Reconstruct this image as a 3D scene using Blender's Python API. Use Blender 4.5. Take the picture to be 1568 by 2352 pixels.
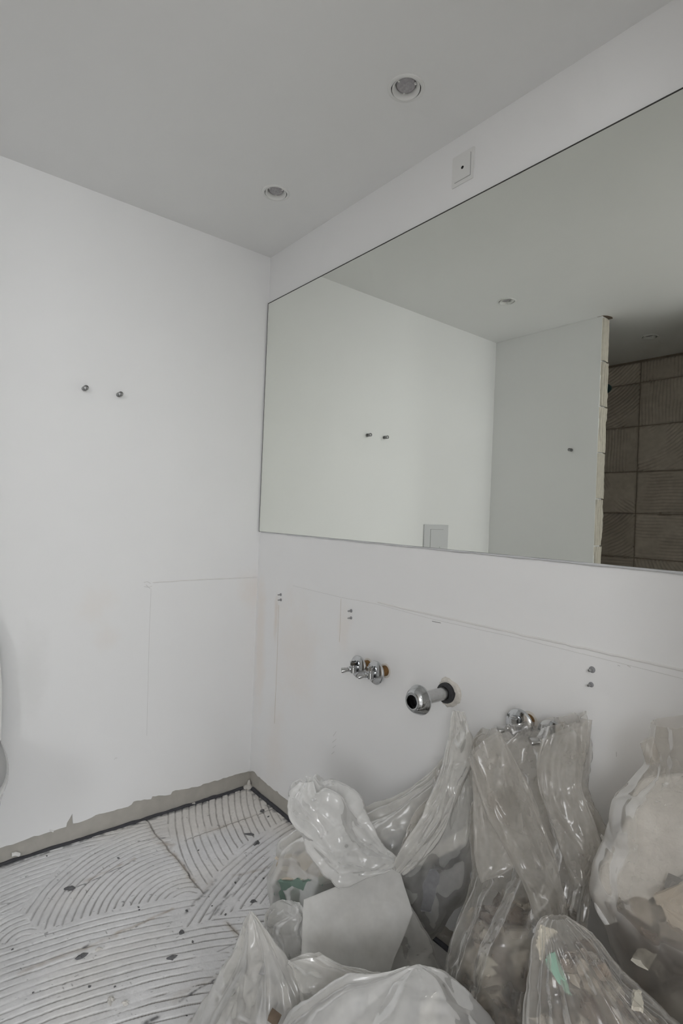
import bpy, bmesh, math, random
import numpy as np
from mathutils import Vector

for _o in list(bpy.data.objects):
    bpy.data.objects.remove(_o, do_unlink=True)
SC = bpy.context.scene
COL = SC.collection
rng = np.random.default_rng(7)
random.seed(7)

# ------------------------------------------------------------------ camera
FPX = 1262.009
YAW, PITCH, ROLL = 2.46160965, 0.00411076, 0.03966859
CAM = np.array([2.08143695, -1.22920697, 1.19451281])
_d = np.array([math.cos(YAW)*math.cos(PITCH), math.sin(YAW)*math.cos(PITCH), math.sin(PITCH)])
_r = np.array([math.sin(YAW), -math.cos(YAW), 0.0])
_u = np.cross(_r, _d)
AX_R = math.cos(ROLL)*_r + math.sin(ROLL)*_u
AX_U = -math.sin(ROLL)*_r + math.cos(ROLL)*_u
AX_D = _d
cam_data = bpy.data.cameras.new('camera')
cam = bpy.data.objects.new('camera', cam_data)
COL.objects.link(cam)
from mathutils import Matrix
_m = Matrix(((AX_R[0], AX_U[0], -AX_D[0], CAM[0]),
             (AX_R[1], AX_U[1], -AX_D[1], CAM[1]),
             (AX_R[2], AX_U[2], -AX_D[2], CAM[2]),
             (0, 0, 0, 1)))
cam.matrix_world = _m
cam_data.sensor_fit = 'VERTICAL'
cam_data.sensor_height = 36.0
cam_data.sensor_width = 24.0
cam_data.lens = 36.0*FPX/2352.0
cam_data.clip_start = 0.02
SC.camera = cam

# ------------------------------------------------------------------ sky, daylight, exposure
world = bpy.data.worlds.new('world')
SC.world = world
world.use_nodes = True
_bg = world.node_tree.nodes['Background']
_bg.inputs[0].default_value = (0.80, 0.90, 1.0, 1)
_bg.inputs[1].default_value = 0.25

def area_lamp(name, loc, aim, sx, sy, power, col):
    l = bpy.data.lights.new(name, 'AREA')
    l.shape = 'RECTANGLE'
    l.size, l.size_y = sx, sy
    l.energy = power
    l.color = col
    o = bpy.data.objects.new(name, l)
    COL.objects.link(o)
    o.location = loc
    dirv = Vector(aim) - Vector(loc)
    o.rotation_euler = dirv.to_track_quat('-Z', 'Y').to_euler()
    return o

# unseen lamps in the hall: first for the inferred daylight, second added
area_lamp('unseen_area_lamp', (5.6, -5.06, 2.9), (5.6, 0.0, 2.9), 1.5, 1.7, 120, (0.975, 0.985, 1.0))
area_lamp('unseen_area_lamp', (7.94, -1.5, 2.3), (0.0, -1.5, 2.3), 2.4, 2.6, 105, (0.975, 0.985, 1.0))  # added to brighten the left wall, ceiling and partition
SC.view_settings.view_transform = 'Standard'
SC.view_settings.look = 'None'
SC.view_settings.gamma = 1.0
SC.view_settings.use_curve_mapping = False
SC.view_settings.exposure = 0.11
SC.cycles.transparent_max_bounces = 14
SC.cycles.max_bounces = 10
SC.cycles.diffuse_bounces = 7
SC.cycles.glossy_bounces = 3
SC.cycles.transmission_bounces = 3
SC.cycles.use_adaptive_sampling = True
SC.cycles.adaptive_threshold = 0.09
SC.cycles.adaptive_min_samples = 12
SC.cycles.use_denoising = True

# ------------------------------------------------------------------ helpers
def ray(px, py):
    return AX_D + (px-784.0)/FPX*AX_R - (py-1176.0)/FPX*AX_U

def at(px, py, depth):
    """a photo direction at a chosen distance -> world point"""
    return CAM + depth*ray(px, py)

def on_plane(px, py, axis, val):
    v = ray(px, py)
    return CAM + (val-CAM[axis])/v[axis]*v

def on_floor(px, py):
    return on_plane(px, py, 2, 0.0)

class VNoise:
    """value noise on a lattice, 2-D or 3-D, vectorised"""
    def __init__(self, seed):
        self.t = np.random.default_rng(seed).random((32, 32, 32)).astype(np.float32)
        self.tf = self.t.ravel()
    def __call__(self, p, scale):
        p = np.asarray(p, dtype=np.float32)/np.float32(scale)
        i = np.floor(p)
        f = p-i
        f = f*f*(3-2*f)
        i = i.astype(np.int32) & 31
        j = (i+1) & 31
        x0, x1, y0, y1 = i[..., 0] << 10, j[..., 0] << 10, i[..., 1] << 5, j[..., 1] << 5
        fx, fy = f[..., 0], f[..., 1]
        def plane(z):
            a = self.tf[x0+y0+z]; b = self.tf[x1+y0+z]; c = self.tf[x0+y1+z]; d = self.tf[x1+y1+z]
            a = a+(b-a)*fx; c = c+(d-c)*fx
            return a+(c-a)*fy
        if p.shape[-1] == 2:
            return plane(5)*2-1
        a = plane(i[..., 2]); b = plane(j[..., 2])
        return (a+(b-a)*f[..., 2])*2-1

VN = VNoise(3)

def fbm(p, scale, octs=3, seed=0):
    s = 0; a = 1; t = 0
    for k in range(octs):
        s = s+a*VN(np.asarray(p)+seed*7.31+k*3.7, scale/2**k); t += a; a *= .5
    return s/t

def smooth01(x, a, b):
    t = np.clip((x-a)/(b-a), 0, 1)
    return t*t*(3-2*t)

def mesh_obj(name, verts, faces, mat=None, parent=None, smooth=True, col=None, loc=None):
    me = bpy.data.meshes.new(name)
    v = np.asarray(verts, dtype=np.float64)
    if loc is not None:
        v = v-np.asarray(loc)
    if isinstance(faces, np.ndarray):
        nf, k = faces.shape
        me.vertices.add(len(v)); me.vertices.foreach_set('co', v.astype(np.float32).ravel())
        me.loops.add(nf*k); me.loops.foreach_set('vertex_index', faces.astype(np.int32).ravel())
        me.polygons.add(nf)
        me.polygons.foreach_set('loop_start', np.arange(0, nf*k, k, dtype=np.int32))
        me.update(calc_edges=True)
    else:
        me.from_pydata([tuple(x) for x in v], [], [tuple(f) for f in faces])
    if smooth and len(me.polygons):
        me.polygons.foreach_set('use_smooth', np.ones(len(me.polygons), dtype=bool))
    if col is not None:
        ca = me.color_attributes.new('Col', 'FLOAT_COLOR', 'POINT')
        c = np.ones((len(v), 4), dtype=np.float32)
        c[:, :3] = col
        ca.data.foreach_set('color', c.ravel())
    me.validate()
    me.update()
    o = bpy.data.objects.new(name, me)
    COL.objects.link(o)
    if mat is not None:
        me.materials.append(mat)
    if loc is not None:
        o.location = loc
    if parent is not None:
        put_under(o, parent)
    return o

def put_under(o, parent):
    o.parent = parent
    if parent.type == 'EMPTY' or True:
        bpy_m = parent_world(parent)
        o.matrix_parent_inverse = bpy_m.inverted()

def parent_world(p):
    m = Matrix.LocRotScale(p.location, p.rotation_euler, p.scale)
    if p.parent is not None:
        m = parent_world(p.parent) @ p.matrix_parent_inverse @ m
    return m

def empty(name, loc):
    o = bpy.data.objects.new(name, None)
    COL.objects.link(o)
    o.location = tuple(float(x) for x in loc)
    o.empty_display_size = .05
    return o

def tag(o, label=None, cat=None, group=None, kind=None):
    if label: o['label'] = label
    if cat: o['category'] = cat
    if group: o['group'] = group
    if kind: o['kind'] = kind
    return o

class MB:
    def __init__(self):
        self.v = []; self.f = []
    def add(self, v, f):
        b = len(self.v)
        self.v += [tuple(map(float, x)) for x in v]
        self.f += [tuple(i+b for i in q) for q in f]
        return self
    def box(self, a, b):
        x0, y0, z0 = [min(p, q) for p, q in zip(a, b)]
        x1, y1, z1 = [max(p, q) for p, q in zip(a, b)]
        return self.add([(x0,y0,z0),(x1,y0,z0),(x1,y1,z0),(x0,y1,z0),(x0,y0,z1),(x1,y0,z1),(x1,y1,z1),(x0,y1,z1)],
                        [(0,3,2,1),(4,5,6,7),(0,1,5,4),(1,2,6,5),(2,3,7,6),(3,0,4,7)])
    def lathe(self, org, axis, prof, n=40, cap0=True, cap1=True):
        """prof: (distance along axis, radius) pairs"""
        ax = np.array(axis, float); ax /= np.linalg.norm(ax)
        t = np.array([0, 0, 1.]) if abs(ax[2]) < .9 else np.array([1., 0, 0])
        e1 = np.cross(ax, t); e1 /= np.linalg.norm(e1); e2 = np.cross(ax, e1)
        V = []; F = []
        for s, r in prof:
            for k in range(n):
                a = 2*math.pi*k/n
                V.append(np.array(org)+ax*s+r*(math.cos(a)*e1+math.sin(a)*e2))
        for i in range(len(prof)-1):
            for k in range(n):
                k2 = (k+1) % n
                F.append((i*n+k, i*n+k2, (i+1)*n+k2, (i+1)*n+k))
        if cap0: F.append(tuple(range(n))[::-1])
        if cap1: F.append(tuple(range((len(prof)-1)*n, len(prof)*n)))
        return self.add(V, F)
    def tube(self, pts, r, n=10):
        pts = [np.array(p, float) for p in pts]
        V = []; F = []
        for i, p in enumerate(pts):
            t = pts[min(i+1, len(pts)-1)]-pts[max(i-1, 0)]
            t /= np.linalg.norm(t)
            u = np.array([0, 0, 1.]) if abs(t[2]) < .9 else np.array([1., 0, 0])
            e1 = np.cross(t, u); e1 /= np.linalg.norm(e1); e2 = np.cross(t, e1)
            rr = r[i] if hasattr(r, '__len__') else r
            for k in range(n):
                a = 2*math.pi*k/n
                V.append(p+rr*(math.cos(a)*e1+math.sin(a)*e2))
        for i in range(len(pts)-1):
            for k in range(n):
                k2 = (k+1) % n
                F.append((i*n+k, i*n+k2, (i+1)*n+k2, (i+1)*n+k))
        F.append(tuple(range(n))[::-1]); F.append(tuple(range((len(pts)-1)*n, len(pts)*n)))
        return self.add(V, F)
    def build(self, name, mat, parent=None, smooth=False, loc=None, bevel=0, auto=None):
        o = mesh_obj(name, self.v, self.f, mat, parent, smooth, loc=loc)
        if auto:
            o.data.set_sharp_from_angle(angle=math.radians(auto))
        if bevel:
            m = o.modifiers.new('bevel', 'BEVEL'); m.width = bevel; m.segments = 2; m.limit_method = 'ANGLE'
        return o

def grid_faces(nu, nv, wrap_v=False):
    i = np.arange(nu-1)[:, None]; j = np.arange(nv if wrap_v else nv-1)[None, :]
    j2 = (j+1) % nv
    f = np.stack([i*nv+j, i*nv+j2, (i+1)*nv+j2, (i+1)*nv+j], -1)
    return f.reshape(-1, 4)

# ------------------------------------------------------------------ materials
def mat_new(name):
    m = bpy.data.materials.new(name)
    m.use_nodes = True
    nt = m.node_tree
    return m, nt, nt.nodes['Principled BSDF']

def N(nt, t, **kw):
    n = nt.nodes.new(t)
    for k, v in kw.items():
        if k in n.inputs: n.inputs[k].default_value = v
        else: setattr(n, k, v)
    return n

def plain(name, col, rough=.6, metal=0.0, noise=0.0, nscale=40, bump=0.0, bscale=60, spec=.5, coat=0.0):
    m, nt, b = mat_new(name)
    b.inputs['Base Color'].default_value = (*col, 1)
    b.inputs['Roughness'].default_value = rough
    b.inputs['Metallic'].default_value = metal
    b.inputs['Specular IOR Level'].default_value = spec
    b.inputs['Coat Weight'].default_value = coat
    tc = N(nt, 'ShaderNodeTexCoord')
    if noise:
        nz = N(nt, 'ShaderNodeTexNoise', Scale=nscale, Detail=3.0)
        nt.links.new(tc.outputs['Object'], nz.inputs['Vector'])
        mx = N(nt, 'ShaderNodeMix', data_type='RGBA')
        mx.inputs['A'].default_value = (*[c*(1-noise) for c in col], 1)
        mx.inputs['B'].default_value = (*[min(1, c*(1+noise)) for c in col], 1)
        nt.links.new(nz.outputs['Fac'], mx.inputs['Factor'])
        nt.links.new(mx.outputs['Result'], b.inputs['Base Color'])
    if bump:
        nz = N(nt, 'ShaderNodeTexNoise', Scale=bscale, Detail=3.0)
        nt.links.new(tc.outputs['Object'], nz.inputs['Vector'])
        bp = N(nt, 'ShaderNodeBump', Strength=bump, Distance=.002)
        nt.links.new(nz.outputs['Fac'], bp.inputs['Height'])
        nt.links.new(bp.outputs['Normal'], b.inputs['Normal'])
    return m

def vcol_mat(name, rough=.85, bump=.3, bscale=120, noise=.12, nscale=90):
    m, nt, b = mat_new(name)
    b.inputs['Roughness'].default_value = rough
    b.inputs['Specular IOR Level'].default_value = .25
    at_ = N(nt, 'ShaderNodeVertexColor', layer_name='Col')
    tc = N(nt, 'ShaderNodeTexCoord')
    nz = N(nt, 'ShaderNodeTexNoise', Scale=nscale, Detail=3.0)
    nt.links.new(tc.outputs['Object'], nz.inputs['Vector'])
    mr = N(nt, 'ShaderNodeMapRange')
    mr.inputs['To Min'].default_value = 1-noise; mr.inputs['To Max'].default_value = 1+noise
    nt.links.new(nz.outputs['Fac'], mr.inputs['Value'])
    mx = N(nt, 'ShaderNodeMix', data_type='RGBA', blend_type='MULTIPLY')
    mx.inputs['Factor'].default_value = 1
    nt.links.new(at_.outputs['Color'], mx.inputs['A'])
    nt.links.new(mr.outputs['Result'], mx.inputs['B'])
    nt.links.new(mx.outputs['Result'], b.inputs['Base Color'])
    n2 = N(nt, 'ShaderNodeTexNoise', Scale=bscale, Detail=3.0)
    nt.links.new(tc.outputs['Object'], n2.inputs['Vector'])
    bp = N(nt, 'ShaderNodeBump', Strength=bump, Distance=.002)
    nt.links.new(n2.outputs['Fac'], bp.inputs['Height'])
    nt.links.new(bp.outputs['Normal'], b.inputs['Normal'])
    return m

def paint(name, base, stains=()):
    """white wall paint; stains: (centre xyz, radius xyz, colour, strength) worn patches on the wall, one a painted soft shadow"""
    m, nt, b = mat_new(name)
    b.inputs['Roughness'].default_value = .62
    b.inputs['Specular IOR Level'].default_value = .3
    geo = N(nt, 'ShaderNodeNewGeometry')
    nz = N(nt, 'ShaderNodeTexNoise', Scale=2.2, Detail=3.0, Roughness=.55)
    nt.links.new(geo.outputs['Position'], nz.inputs['Vector'])
    mx = N(nt, 'ShaderNodeMix', data_type='RGBA')
    mx.inputs['A'].default_value = (*[c*.975 for c in base], 1)
    mx.inputs['B'].default_value = (*[min(1, c*1.02) for c in base], 1)
    nt.links.new(nz.outputs['Fac'], mx.inputs['Factor'])
    last = mx.outputs['Result']
    wob = N(nt, 'ShaderNodeTexNoise', Scale=9.0, Detail=3.0, Roughness=.65)
    nt.links.new(geo.outputs['Position'], wob.inputs['Vector'])
    for c, r, sc, k in stains:
        sub = N(nt, 'ShaderNodeVectorMath', operation='SUBTRACT'); sub.inputs[1].default_value = c
        nt.links.new(geo.outputs['Position'], sub.inputs[0])
        dv = N(nt, 'ShaderNodeVectorMath', operation='DIVIDE'); dv.inputs[1].default_value = r
        nt.links.new(sub.outputs[0], dv.inputs[0])
        ln = N(nt, 'ShaderNodeVectorMath', operation='LENGTH')
        nt.links.new(dv.outputs[0], ln.inputs[0])
        ad = N(nt, 'ShaderNodeMath', operation='MULTIPLY_ADD'); ad.inputs[1].default_value = 1.4; 
        nt.links.new(wob.outputs['Fac'], ad.inputs[0]); nt.links.new(ln.outputs['Value'], ad.inputs[2])
        mr = N(nt, 'ShaderNodeMapRange', interpolation_type='SMOOTHSTEP')
        mr.inputs['From Min'].default_value = 1.75; mr.inputs['From Max'].default_value = .75
        mr.inputs['To Min'].default_value = 0; mr.inputs['To Max'].default_value = k
        nt.links.new(ad.outputs[0], mr.inputs['Value'])
        m2 = N(nt, 'ShaderNodeMix', data_type='RGBA')
        m2.inputs['B'].default_value = (*sc, 1)
        nt.links.new(mr.outputs['Result'], m2.inputs['Factor'])
        nt.links.new(last, m2.inputs['A'])
        last = m2.outputs['Result']
    nt.links.new(last, b.inputs['Base Color'])
    return m

def film_mat(name, milky=.55, tint=(.93, .92, .89), white=(.80, .79, .765), rough=.14, gloss=.008):
    """thin polythene: part clear, part milky scattering, with a soft sheen"""
    m, nt, b = mat_new(name)
    nt.nodes.remove(b)
    out = nt.nodes['Material Output']
    tr = N(nt, 'ShaderNodeBsdfTransparent'); tr.inputs['Color'].default_value = (*tint, 1)
    df = N(nt, 'ShaderNodeBsdfDiffuse'); df.inputs['Color'].default_value = (*white, 1)
    tl = N(nt, 'ShaderNodeBsdfTranslucent'); tl.inputs['Color'].default_value = (*white, 1)
    md = N(nt, 'ShaderNodeMixShader'); md.inputs[0].default_value = .42
    nt.links.new(df.outputs[0], md.inputs[1]); nt.links.new(tl.outputs[0], md.inputs[2])
    tc = N(nt, 'ShaderNodeTexCoord')
    nz = N(nt, 'ShaderNodeTexNoise', Scale=9.0, Detail=4.0, Roughness=.6)
    nt.links.new(tc.outputs['Object'], nz.inputs['Vector'])
    mr = N(nt, 'ShaderNodeMapRange')
    mr.inputs['From Min'].default_value = .3; mr.inputs['From Max'].default_value = .7
    mr.inputs['To Min'].default_value = milky-.14; mr.inputs['To Max'].default_value = milky+.12
    nt.links.new(nz.outputs['Fac'], mr.inputs['Value'])
    lw = N(nt, 'ShaderNodeLayerWeight'); lw.inputs['Blend'].default_value = .35
    ad = N(nt, 'ShaderNodeMath', operation='MULTIPLY_ADD', use_clamp=True)
    ad.inputs[1].default_value = .28
    nt.links.new(lw.outputs['Facing'], ad.inputs[0]); nt.links.new(mr.outputs['Result'], ad.inputs[2])
    mm = N(nt, 'ShaderNodeMixShader')
    nt.links.new(ad.outputs[0], mm.inputs[0])
    nt.links.new(tr.outputs[0], mm.inputs[1]); nt.links.new(md.outputs[0], mm.inputs[2])
    gl = N(nt, 'ShaderNodeBsdfGlossy'); gl.inputs['Color'].default_value = (1, 1, 1, 1); gl.inputs['Roughness'].default_value = rough
    fr = N(nt, 'ShaderNodeFresnel', IOR=1.5)
    fm = N(nt, 'ShaderNodeMath', operation='MULTIPLY_ADD', use_clamp=True)
    fm.inputs[1].default_value = .42; fm.inputs[2].default_value = gloss
    nt.links.new(fr.outputs[0], fm.inputs[0])
    mg = N(nt, 'ShaderNodeMixShader')
    nt.links.new(fm.outputs[0], mg.inputs[0])
    nt.links.new(mm.outputs[0], mg.inputs[1]); nt.links.new(gl.outputs[0], mg.inputs[2])
    nt.links.new(mg.outputs[0], out.inputs['Surface'])
    return m

WHITE = (.865, .865, .865)
PEACH = (.84, .755, .68)
M = {}
M['wall_left'] = paint('white_paint_left', WHITE, [
    ((0, -.66, .83), (.3, .10, .10), PEACH, .22), ((0, -.62, .72), (.3, .06, .07), PEACH, .22),
    ((0, -.01, .86), (.3, .10, .12), PEACH, .35), ((0, -.86, .62), (.3, .07, .22), (.66, .66, .64), .25)])  # last grey patch paints the soft shadow beside the toilet
M['wall_right'] = paint('white_paint_back', WHITE, [
    ((.30, 0, .66), (.20, .3, .30), PEACH, .30), ((.04, 0, .60), (.06, .3, .40), PEACH, .45),
    ((.60, 0, .80), (.05, .3, .12), PEACH, .30), ((.16, 0, .75), (.02, .3, .14), (.70, .60, .50), .35),
    ((.19, 0, .26), (.10, .3, .24), PEACH, .25)])
M['ceiling'] = paint('ceiling_paint', (.85, .85, .845))
M['partition'] = paint('partition_paint', WHITE)
M['base_coat'] = plain('grey_basecoat', (.46, .44, .40), .9, noise=.16, nscale=22, bump=.5, bscale=70)
M['gap'] = plain('dark_edge_foam', (.075, .075, .085), .9, noise=.3, nscale=60, bump=.5)
M['adhesive'] = vcol_mat('tile_adhesive', .9, bump=.35, bscale=160, noise=.10, nscale=60)
M['screed'] = plain('screed', (.45, .44, .42), .9, noise=.1, nscale=30, bump=.3)
M['shower_bed'] = vcol_mat('shower_adhesive', .92, bump=.35, bscale=130, noise=.14, nscale=40)
M['shower_back'] = plain('shower_render', (.30, .255, .21), .95, noise=.3, nscale=20, bump=.6)
M['shower_tile'] = plain('bare_shower_adhesive', (.62, .58, .52), .95, noise=.15, nscale=12, bump=.5)
M['hall'] = plain('hall_paint', (.80, .795, .785), .8)
M['chrome'] = plain('chrome', (.58, .59, .60), .12, 1.0, noise=.05, nscale=120)
M['chrome_dull'] = plain('dull_chrome', (.55, .55, .545), .28, 1.0, noise=.15, nscale=90, bump=.1)
M['steel'] = plain('steel', (.42, .42, .42), .35, 1.0)
M['brass'] = plain('rusty_brass', (.22, .12, .045), .6, .7, noise=.5, nscale=80, bump=.6, bscale=120)
M['rubber'] = plain('black_rubber', (.035, .035, .038), .7, noise=.4, nscale=90, bump=.5)
M['dark'] = plain('dark_hollow', (.012, .012, .012), .9)
M['cement'] = plain('pale_cement', (.66, .63, .58), .9, noise=.15, nscale=60, bump=.8, bscale=90)
M['white_plastic'] = plain('white_plastic', (.78, .78, .765), .35)
M['grey_plastic'] = plain('pale_grey_plastic', (.64, .645, .66), .3)
M['ceramic'] = plain('white_ceramic', (.82, .82, .81), .1, coat=.3)
M['lens'] = plain('lamp_lens', (.40, .385, .40), .25, noise=.35, nscale=160, bump=.5, bscale=200)
M['caulk'] = plain('caulk', (.80, .79, .775), .5)
M['pencil'] = plain('pencil_grey', (.66, .65, .64), .9)
M['gap_grey'] = plain('gap_grey', (.36, .36, .36), .9)
M['chip_dark'] = plain('dark_grey_mortar', (.15, .15, .155), .9, noise=.4, nscale=150, bump=.5)
M['chip_pale'] = plain('pale_mortar', (.62, .60, .57), .9, noise=.15, nscale=150, bump=.5)
M['teal'] = plain('teal_plastic', (.06, .14, .15), .5)
M['film'] = film_mat('milky_film', .52, white=(.87, .865, .85))
M['film_clear'] = film_mat('clear_film', .30, tint=(.92, .905, .88), white=(.76, .745, .72), rough=.13)
M['film_dense'] = film_mat('dense_film', .76, white=(.88, .88, .875))
M['film_beige'] = film_mat('dusty_film', .24, tint=(.93, .91, .88), white=(.64, .62, .59), rough=.36)
M['film_matte'] = film_mat('matte_film', .66, white=(.86, .86, .85), rough=.42, gloss=.0)
M['rubble'] = vcol_mat('rubble', .95, bump=.6, bscale=90, noise=.2, nscale=50)
M['insul'] = plain('white_insulation', (.84, .83, .81), .95, noise=.12, nscale=70, bump=1.0, bscale=130)
M['cream'] = plain('cream_plaster', (.82, .78, .68), .9, noise=.1, nscale=60, bump=.5)
M['green'] = plain('green_board_paper', (.36, .55, .45), .85, noise=.12, nscale=40)
M['green_dark'] = plain('deep_green_board_paper', (.22, .32, .27), .85, noise=.2, nscale=40)
M['pin_metal'] = plain('brushed_pin_metal', (.26, .26, .26), .4, 1.0)
M['beige'] = plain('beige_board', (.60, .54, .46), .9, noise=.15, nscale=40, bump=.4)
M['brown'] = plain('brown_board', (.20, .15, .11), .9, noise=.3, nscale=40, bump=.4)
M['greydeb'] = plain('grey_mortar', (.30, .30, .31), .9, noise=.25, nscale=60, bump=.6)

def mirror_mat():
    m, nt, b = mat_new('mirror_silver')
    b.inputs['Base Color'].default_value = (.895, .915, .865, 1)
    b.inputs['Metallic'].default_value = 1
    b.inputs['Roughness'].default_value = .004
    return m
M['mirror'] = mirror_mat()
M['mirror_edge'] = plain('mirror_glass_edge', (.32, .35, .31), .3)
M['mirror_edge_shade'] = plain('mirror_gap_shade', (.05, .05, .045), .5)

H = 2.3
YP = -1.654      # partition face
YS = -2.594      # back of the shower
XR = 2.15        # right hand wall plane
XP = 0.667       # end of partition

# ------------------------------------------------------------------ room shell
def structure(o):
    o['kind'] = 'structure'
    return o

def ragged(px_list, axis, lo, hi, extra, seed):
    """photo points of the torn plaster edge -> (run, z) list, fringed with small chips"""
    other = 1-axis
    pts = []
    for p in px_list:
        q = on_plane(p[0], p[1], axis, 0.0)
        pts.append((q[other], q[2]))
    r = np.random.default_rng(seed)
    pts += extra
    pts.sort()
    out = []
    for (a, za), (b, zb) in zip(pts[:-1], pts[1:]):
        n = max(1, int((b-a)/.012))
        for k in range(n):
            t = k/n
            j = 0 if k == 0 else r.normal(0, .0016)
            out.append((a+(b-a)*t, za+(zb-za)*t+j))
    out.append(pts[-1])
    return [(s, z) for s, z in out if lo <= s <= hi]

def plaster_sheet(name, edge, axis, depth_sign, mat, top):
    """front skin of a wall with a torn bottom edge, 6 mm thick"""
    V = []; F = []
    t = .006*depth_sign
    def P(s, z, d):
        return (d, s, z) if axis == 0 else (s, d, z)
    for s, z in edge:
        V += [P(s, z, 0), P(s, top, 0), P(s, z, t), P(s, z+.0015, t*.5)]
    n = len(edge)
    for i in range(n-1):
        a = i*4; b = a+4
        F.append((a, b, b+1, a+1)); F.append((a, a+3, b+3, b)); F.append((a+3, a+2, b+2, b+3))
    return mesh_obj(name, V, F, mat, smooth=False)

left_px = [(0,1948),(29,1940),(55,1930),(89,1919.5),(115,1910.6),(135,1904),(152,1899),(154,1889.5),(160,1880),(166,1869),(167.5,1891.5),(179,1890),(191,1886),
           (200,1882.5),(220,1872),(262,1862),(302,1848),(307,1841),(347,1835.5),(350,1829),(392,1825),(396,1818),(461,1805),(466,1801),(506,1790.6),(540,1779),(571,1771.5)]
e_left = ragged(left_px, 0, -1.66, 0.0, [(-1.654,.05),(-1.5,.046),(-1.36,.052),(-1.2,.043),(-1.05,.047),(0.0,.062)], 2)
right_px = [(580,1771),(588,1778),(603,1792),(619,1805.4),(632,1817),(645,1827),(663.5,1840)]
e_right = ragged(right_px, 1, 0.0, XR, [(0.0,.062),(.34,.058),(.6,.06),(1.0,.055),(1.5,.06),(XR,.055)], 3)
wall_left = structure(plaster_sheet('wall_left', e_left, 0, -1, M['wall_left'], H))
wall_right = structure(plaster_sheet('wall_right', e_right, 1, 1, M['wall_right'], H))
structure(MB().box((-.16, YS-.1, -.05), (-.006, .16, H+.05)).build('base_coat', M['base_coat'], wall_left))
structure(MB().box((-.006, .006, -.05), (XR+.12, .16, H+.05)).build('base_coat', M['base_coat'], wall_right))
# shower back wall
wall_shower = structure(MB().box((-.006, YS-.12, -.05), (XR+.12, YS-.008, H+.05)).build('wall_shower', M['shower_back']))
structure(MB().box((1.13, YS-.05, -.02), (1.24, -1.84, H+.02)).build('shower_shade_wall', M['shower_tile']))  # unseen wall added to keep hall light out of the shower
wall_front = structure(MB().box((XR, -.68, -.05), (XR+.12, .01, H+.3)).box((XR, YS-.12, 2.3), (XR+.12, .01, 5.6)).box((XR, -5.1, -.05), (XR+.12, YS-.0, 5.6)).build('wall_front', M['hall']))
# partition between toilet and shower
wall_partition = structure(MB().box((-.004, YP-.062, -.02), (XP-.004, YP, H-.0005)).build('wall_partition', M['partition']))

# unseen hall beyond the opening, put in to carry the two lamps
hall_floor = structure(MB().box((XR+.12, -5.1, -.06), (8.1, 1.3, -.001)).build('floor_hall', M['hall']))
structure(MB().box((XR+.12, -5.1, 5.6), (8.1, 1.3, 5.7)).build('ceiling_hall', M['hall']))
structure(MB().box((8.0, -5.1, 0), (8.1, -2.7, 5.6)).box((8.0, -.3, 0), (8.1, 1.3, 5.6)).box((8.0, -2.7, 0), (8.1, -.3, 1.0)).box((8.0, -2.7, 3.6), (8.1, -.3, 5.6)).build('wall_hall_far', M['hall']))
added_win = structure(MB().box((8.0, -2.7, 1.0), (8.06, -2.64, 3.6)).box((8.0, -.36, 1.0), (8.06, -.3, 3.6)).box((8.0, -2.7, 1.0), (8.06, -.3, 1.06)).box((8.0, -2.7, 3.54), (8.06, -.3, 3.6)).build('added_window', M['white_plastic']))  # unseen window made up to frame the added second lamp
structure(MB().box((XR+.12, 1.2, 0), (8.1, 1.3, 5.6)).build('wall_hall_side', M['hall']))
WX0, WX1, WZ0, WZ1 = 4.8, 6.4, 2.0, 3.8
structure(MB().box((XR, -5.2, 0), (WX0, -5.1, 5.6)).box((WX1, -5.2, 0), (8.1, -5.1, 5.6)).box((WX0, -5.2, 0), (WX1, -5.1, WZ0)).box((WX0, -5.2, WZ1), (WX1, -5.1, 5.6)).build('wall_hall_back', M['hall']))
win = structure(MB().box((WX0, -5.2, WZ0), (WX0+.05, -5.12, WZ1)).box((WX1-.05, -5.2, WZ0), (WX1, -5.12, WZ1)).box((WX0, -5.2, WZ0), (WX1, -5.12, WZ0+.05)).box((WX0, -5.2, WZ1-.05), (WX1, -5.12, WZ1)).build('window_1', M['white_plastic']))

# ceiling with cut-outs for the recessed spotlights
LAMPS = [(1.059, -.244), (.431, -.244), (.427, -1.138), (.694, -2.161)]
def ceiling_sheet():
    bm = bmesh.new()
    loops = [[(-.006, YS-.02), (XR, YS-.02), (XR, .006), (-.006, .006)]]
    for cx, cy in LAMPS:
        loops.append([(cx+.040*math.cos(2*math.pi*k/40), cy+.040*math.sin(2*math.pi*k/40)) for k in range(40)])
    edges = []
    for lp in loops:
        vs = [bm.verts.new((x, y, H)) for x, y in lp]
        for i in range(len(vs)):
            edges.append(bm.edges.new((vs[i], vs[(i+1) % len(vs)])))
    bmesh.ops.triangle_fill(bm, use_beauty=True, edges=edges, normal=(0, 0, -1))
    bmesh.ops.recalc_face_normals(bm, faces=bm.faces)
    me = bpy.data.meshes.new('ceiling'); bm.to_mesh(me); bm.free()
    me.materials.append(M['ceiling'])
    o = bpy.data.objects.new('ceiling', me); COL.objects.link(o)
    return structure(o)
ceiling = ceiling_sheet()
structure(MB().box((-.1, YS-.1, H+.09), (XR, .15, H+.14)).build('ceiling_light_block', M['dark'], ceiling))  # unseen slab added above the ceiling sheet to block light
# torn hole in the ceiling skin over the end of the partition
hole = MB()
hv = [(XP-.03, YP+.004), (XP+.004, YP+.002), (XP+.018, YP-.02), (XP+.024, YP-.052), (XP+.016, YP-.075), (XP-.02, YP-.07)]
hole.add([(x, y, H-.0008) for x, y in hv]+[(x, y, H+.0) for x, y in hv], [tuple(range(6))]+[(i, (i+1) % 6, (i+1) % 6+6, i+6) for i in range(6)])
structure(hole.build('torn_hole', M['brown'], ceiling))

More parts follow.
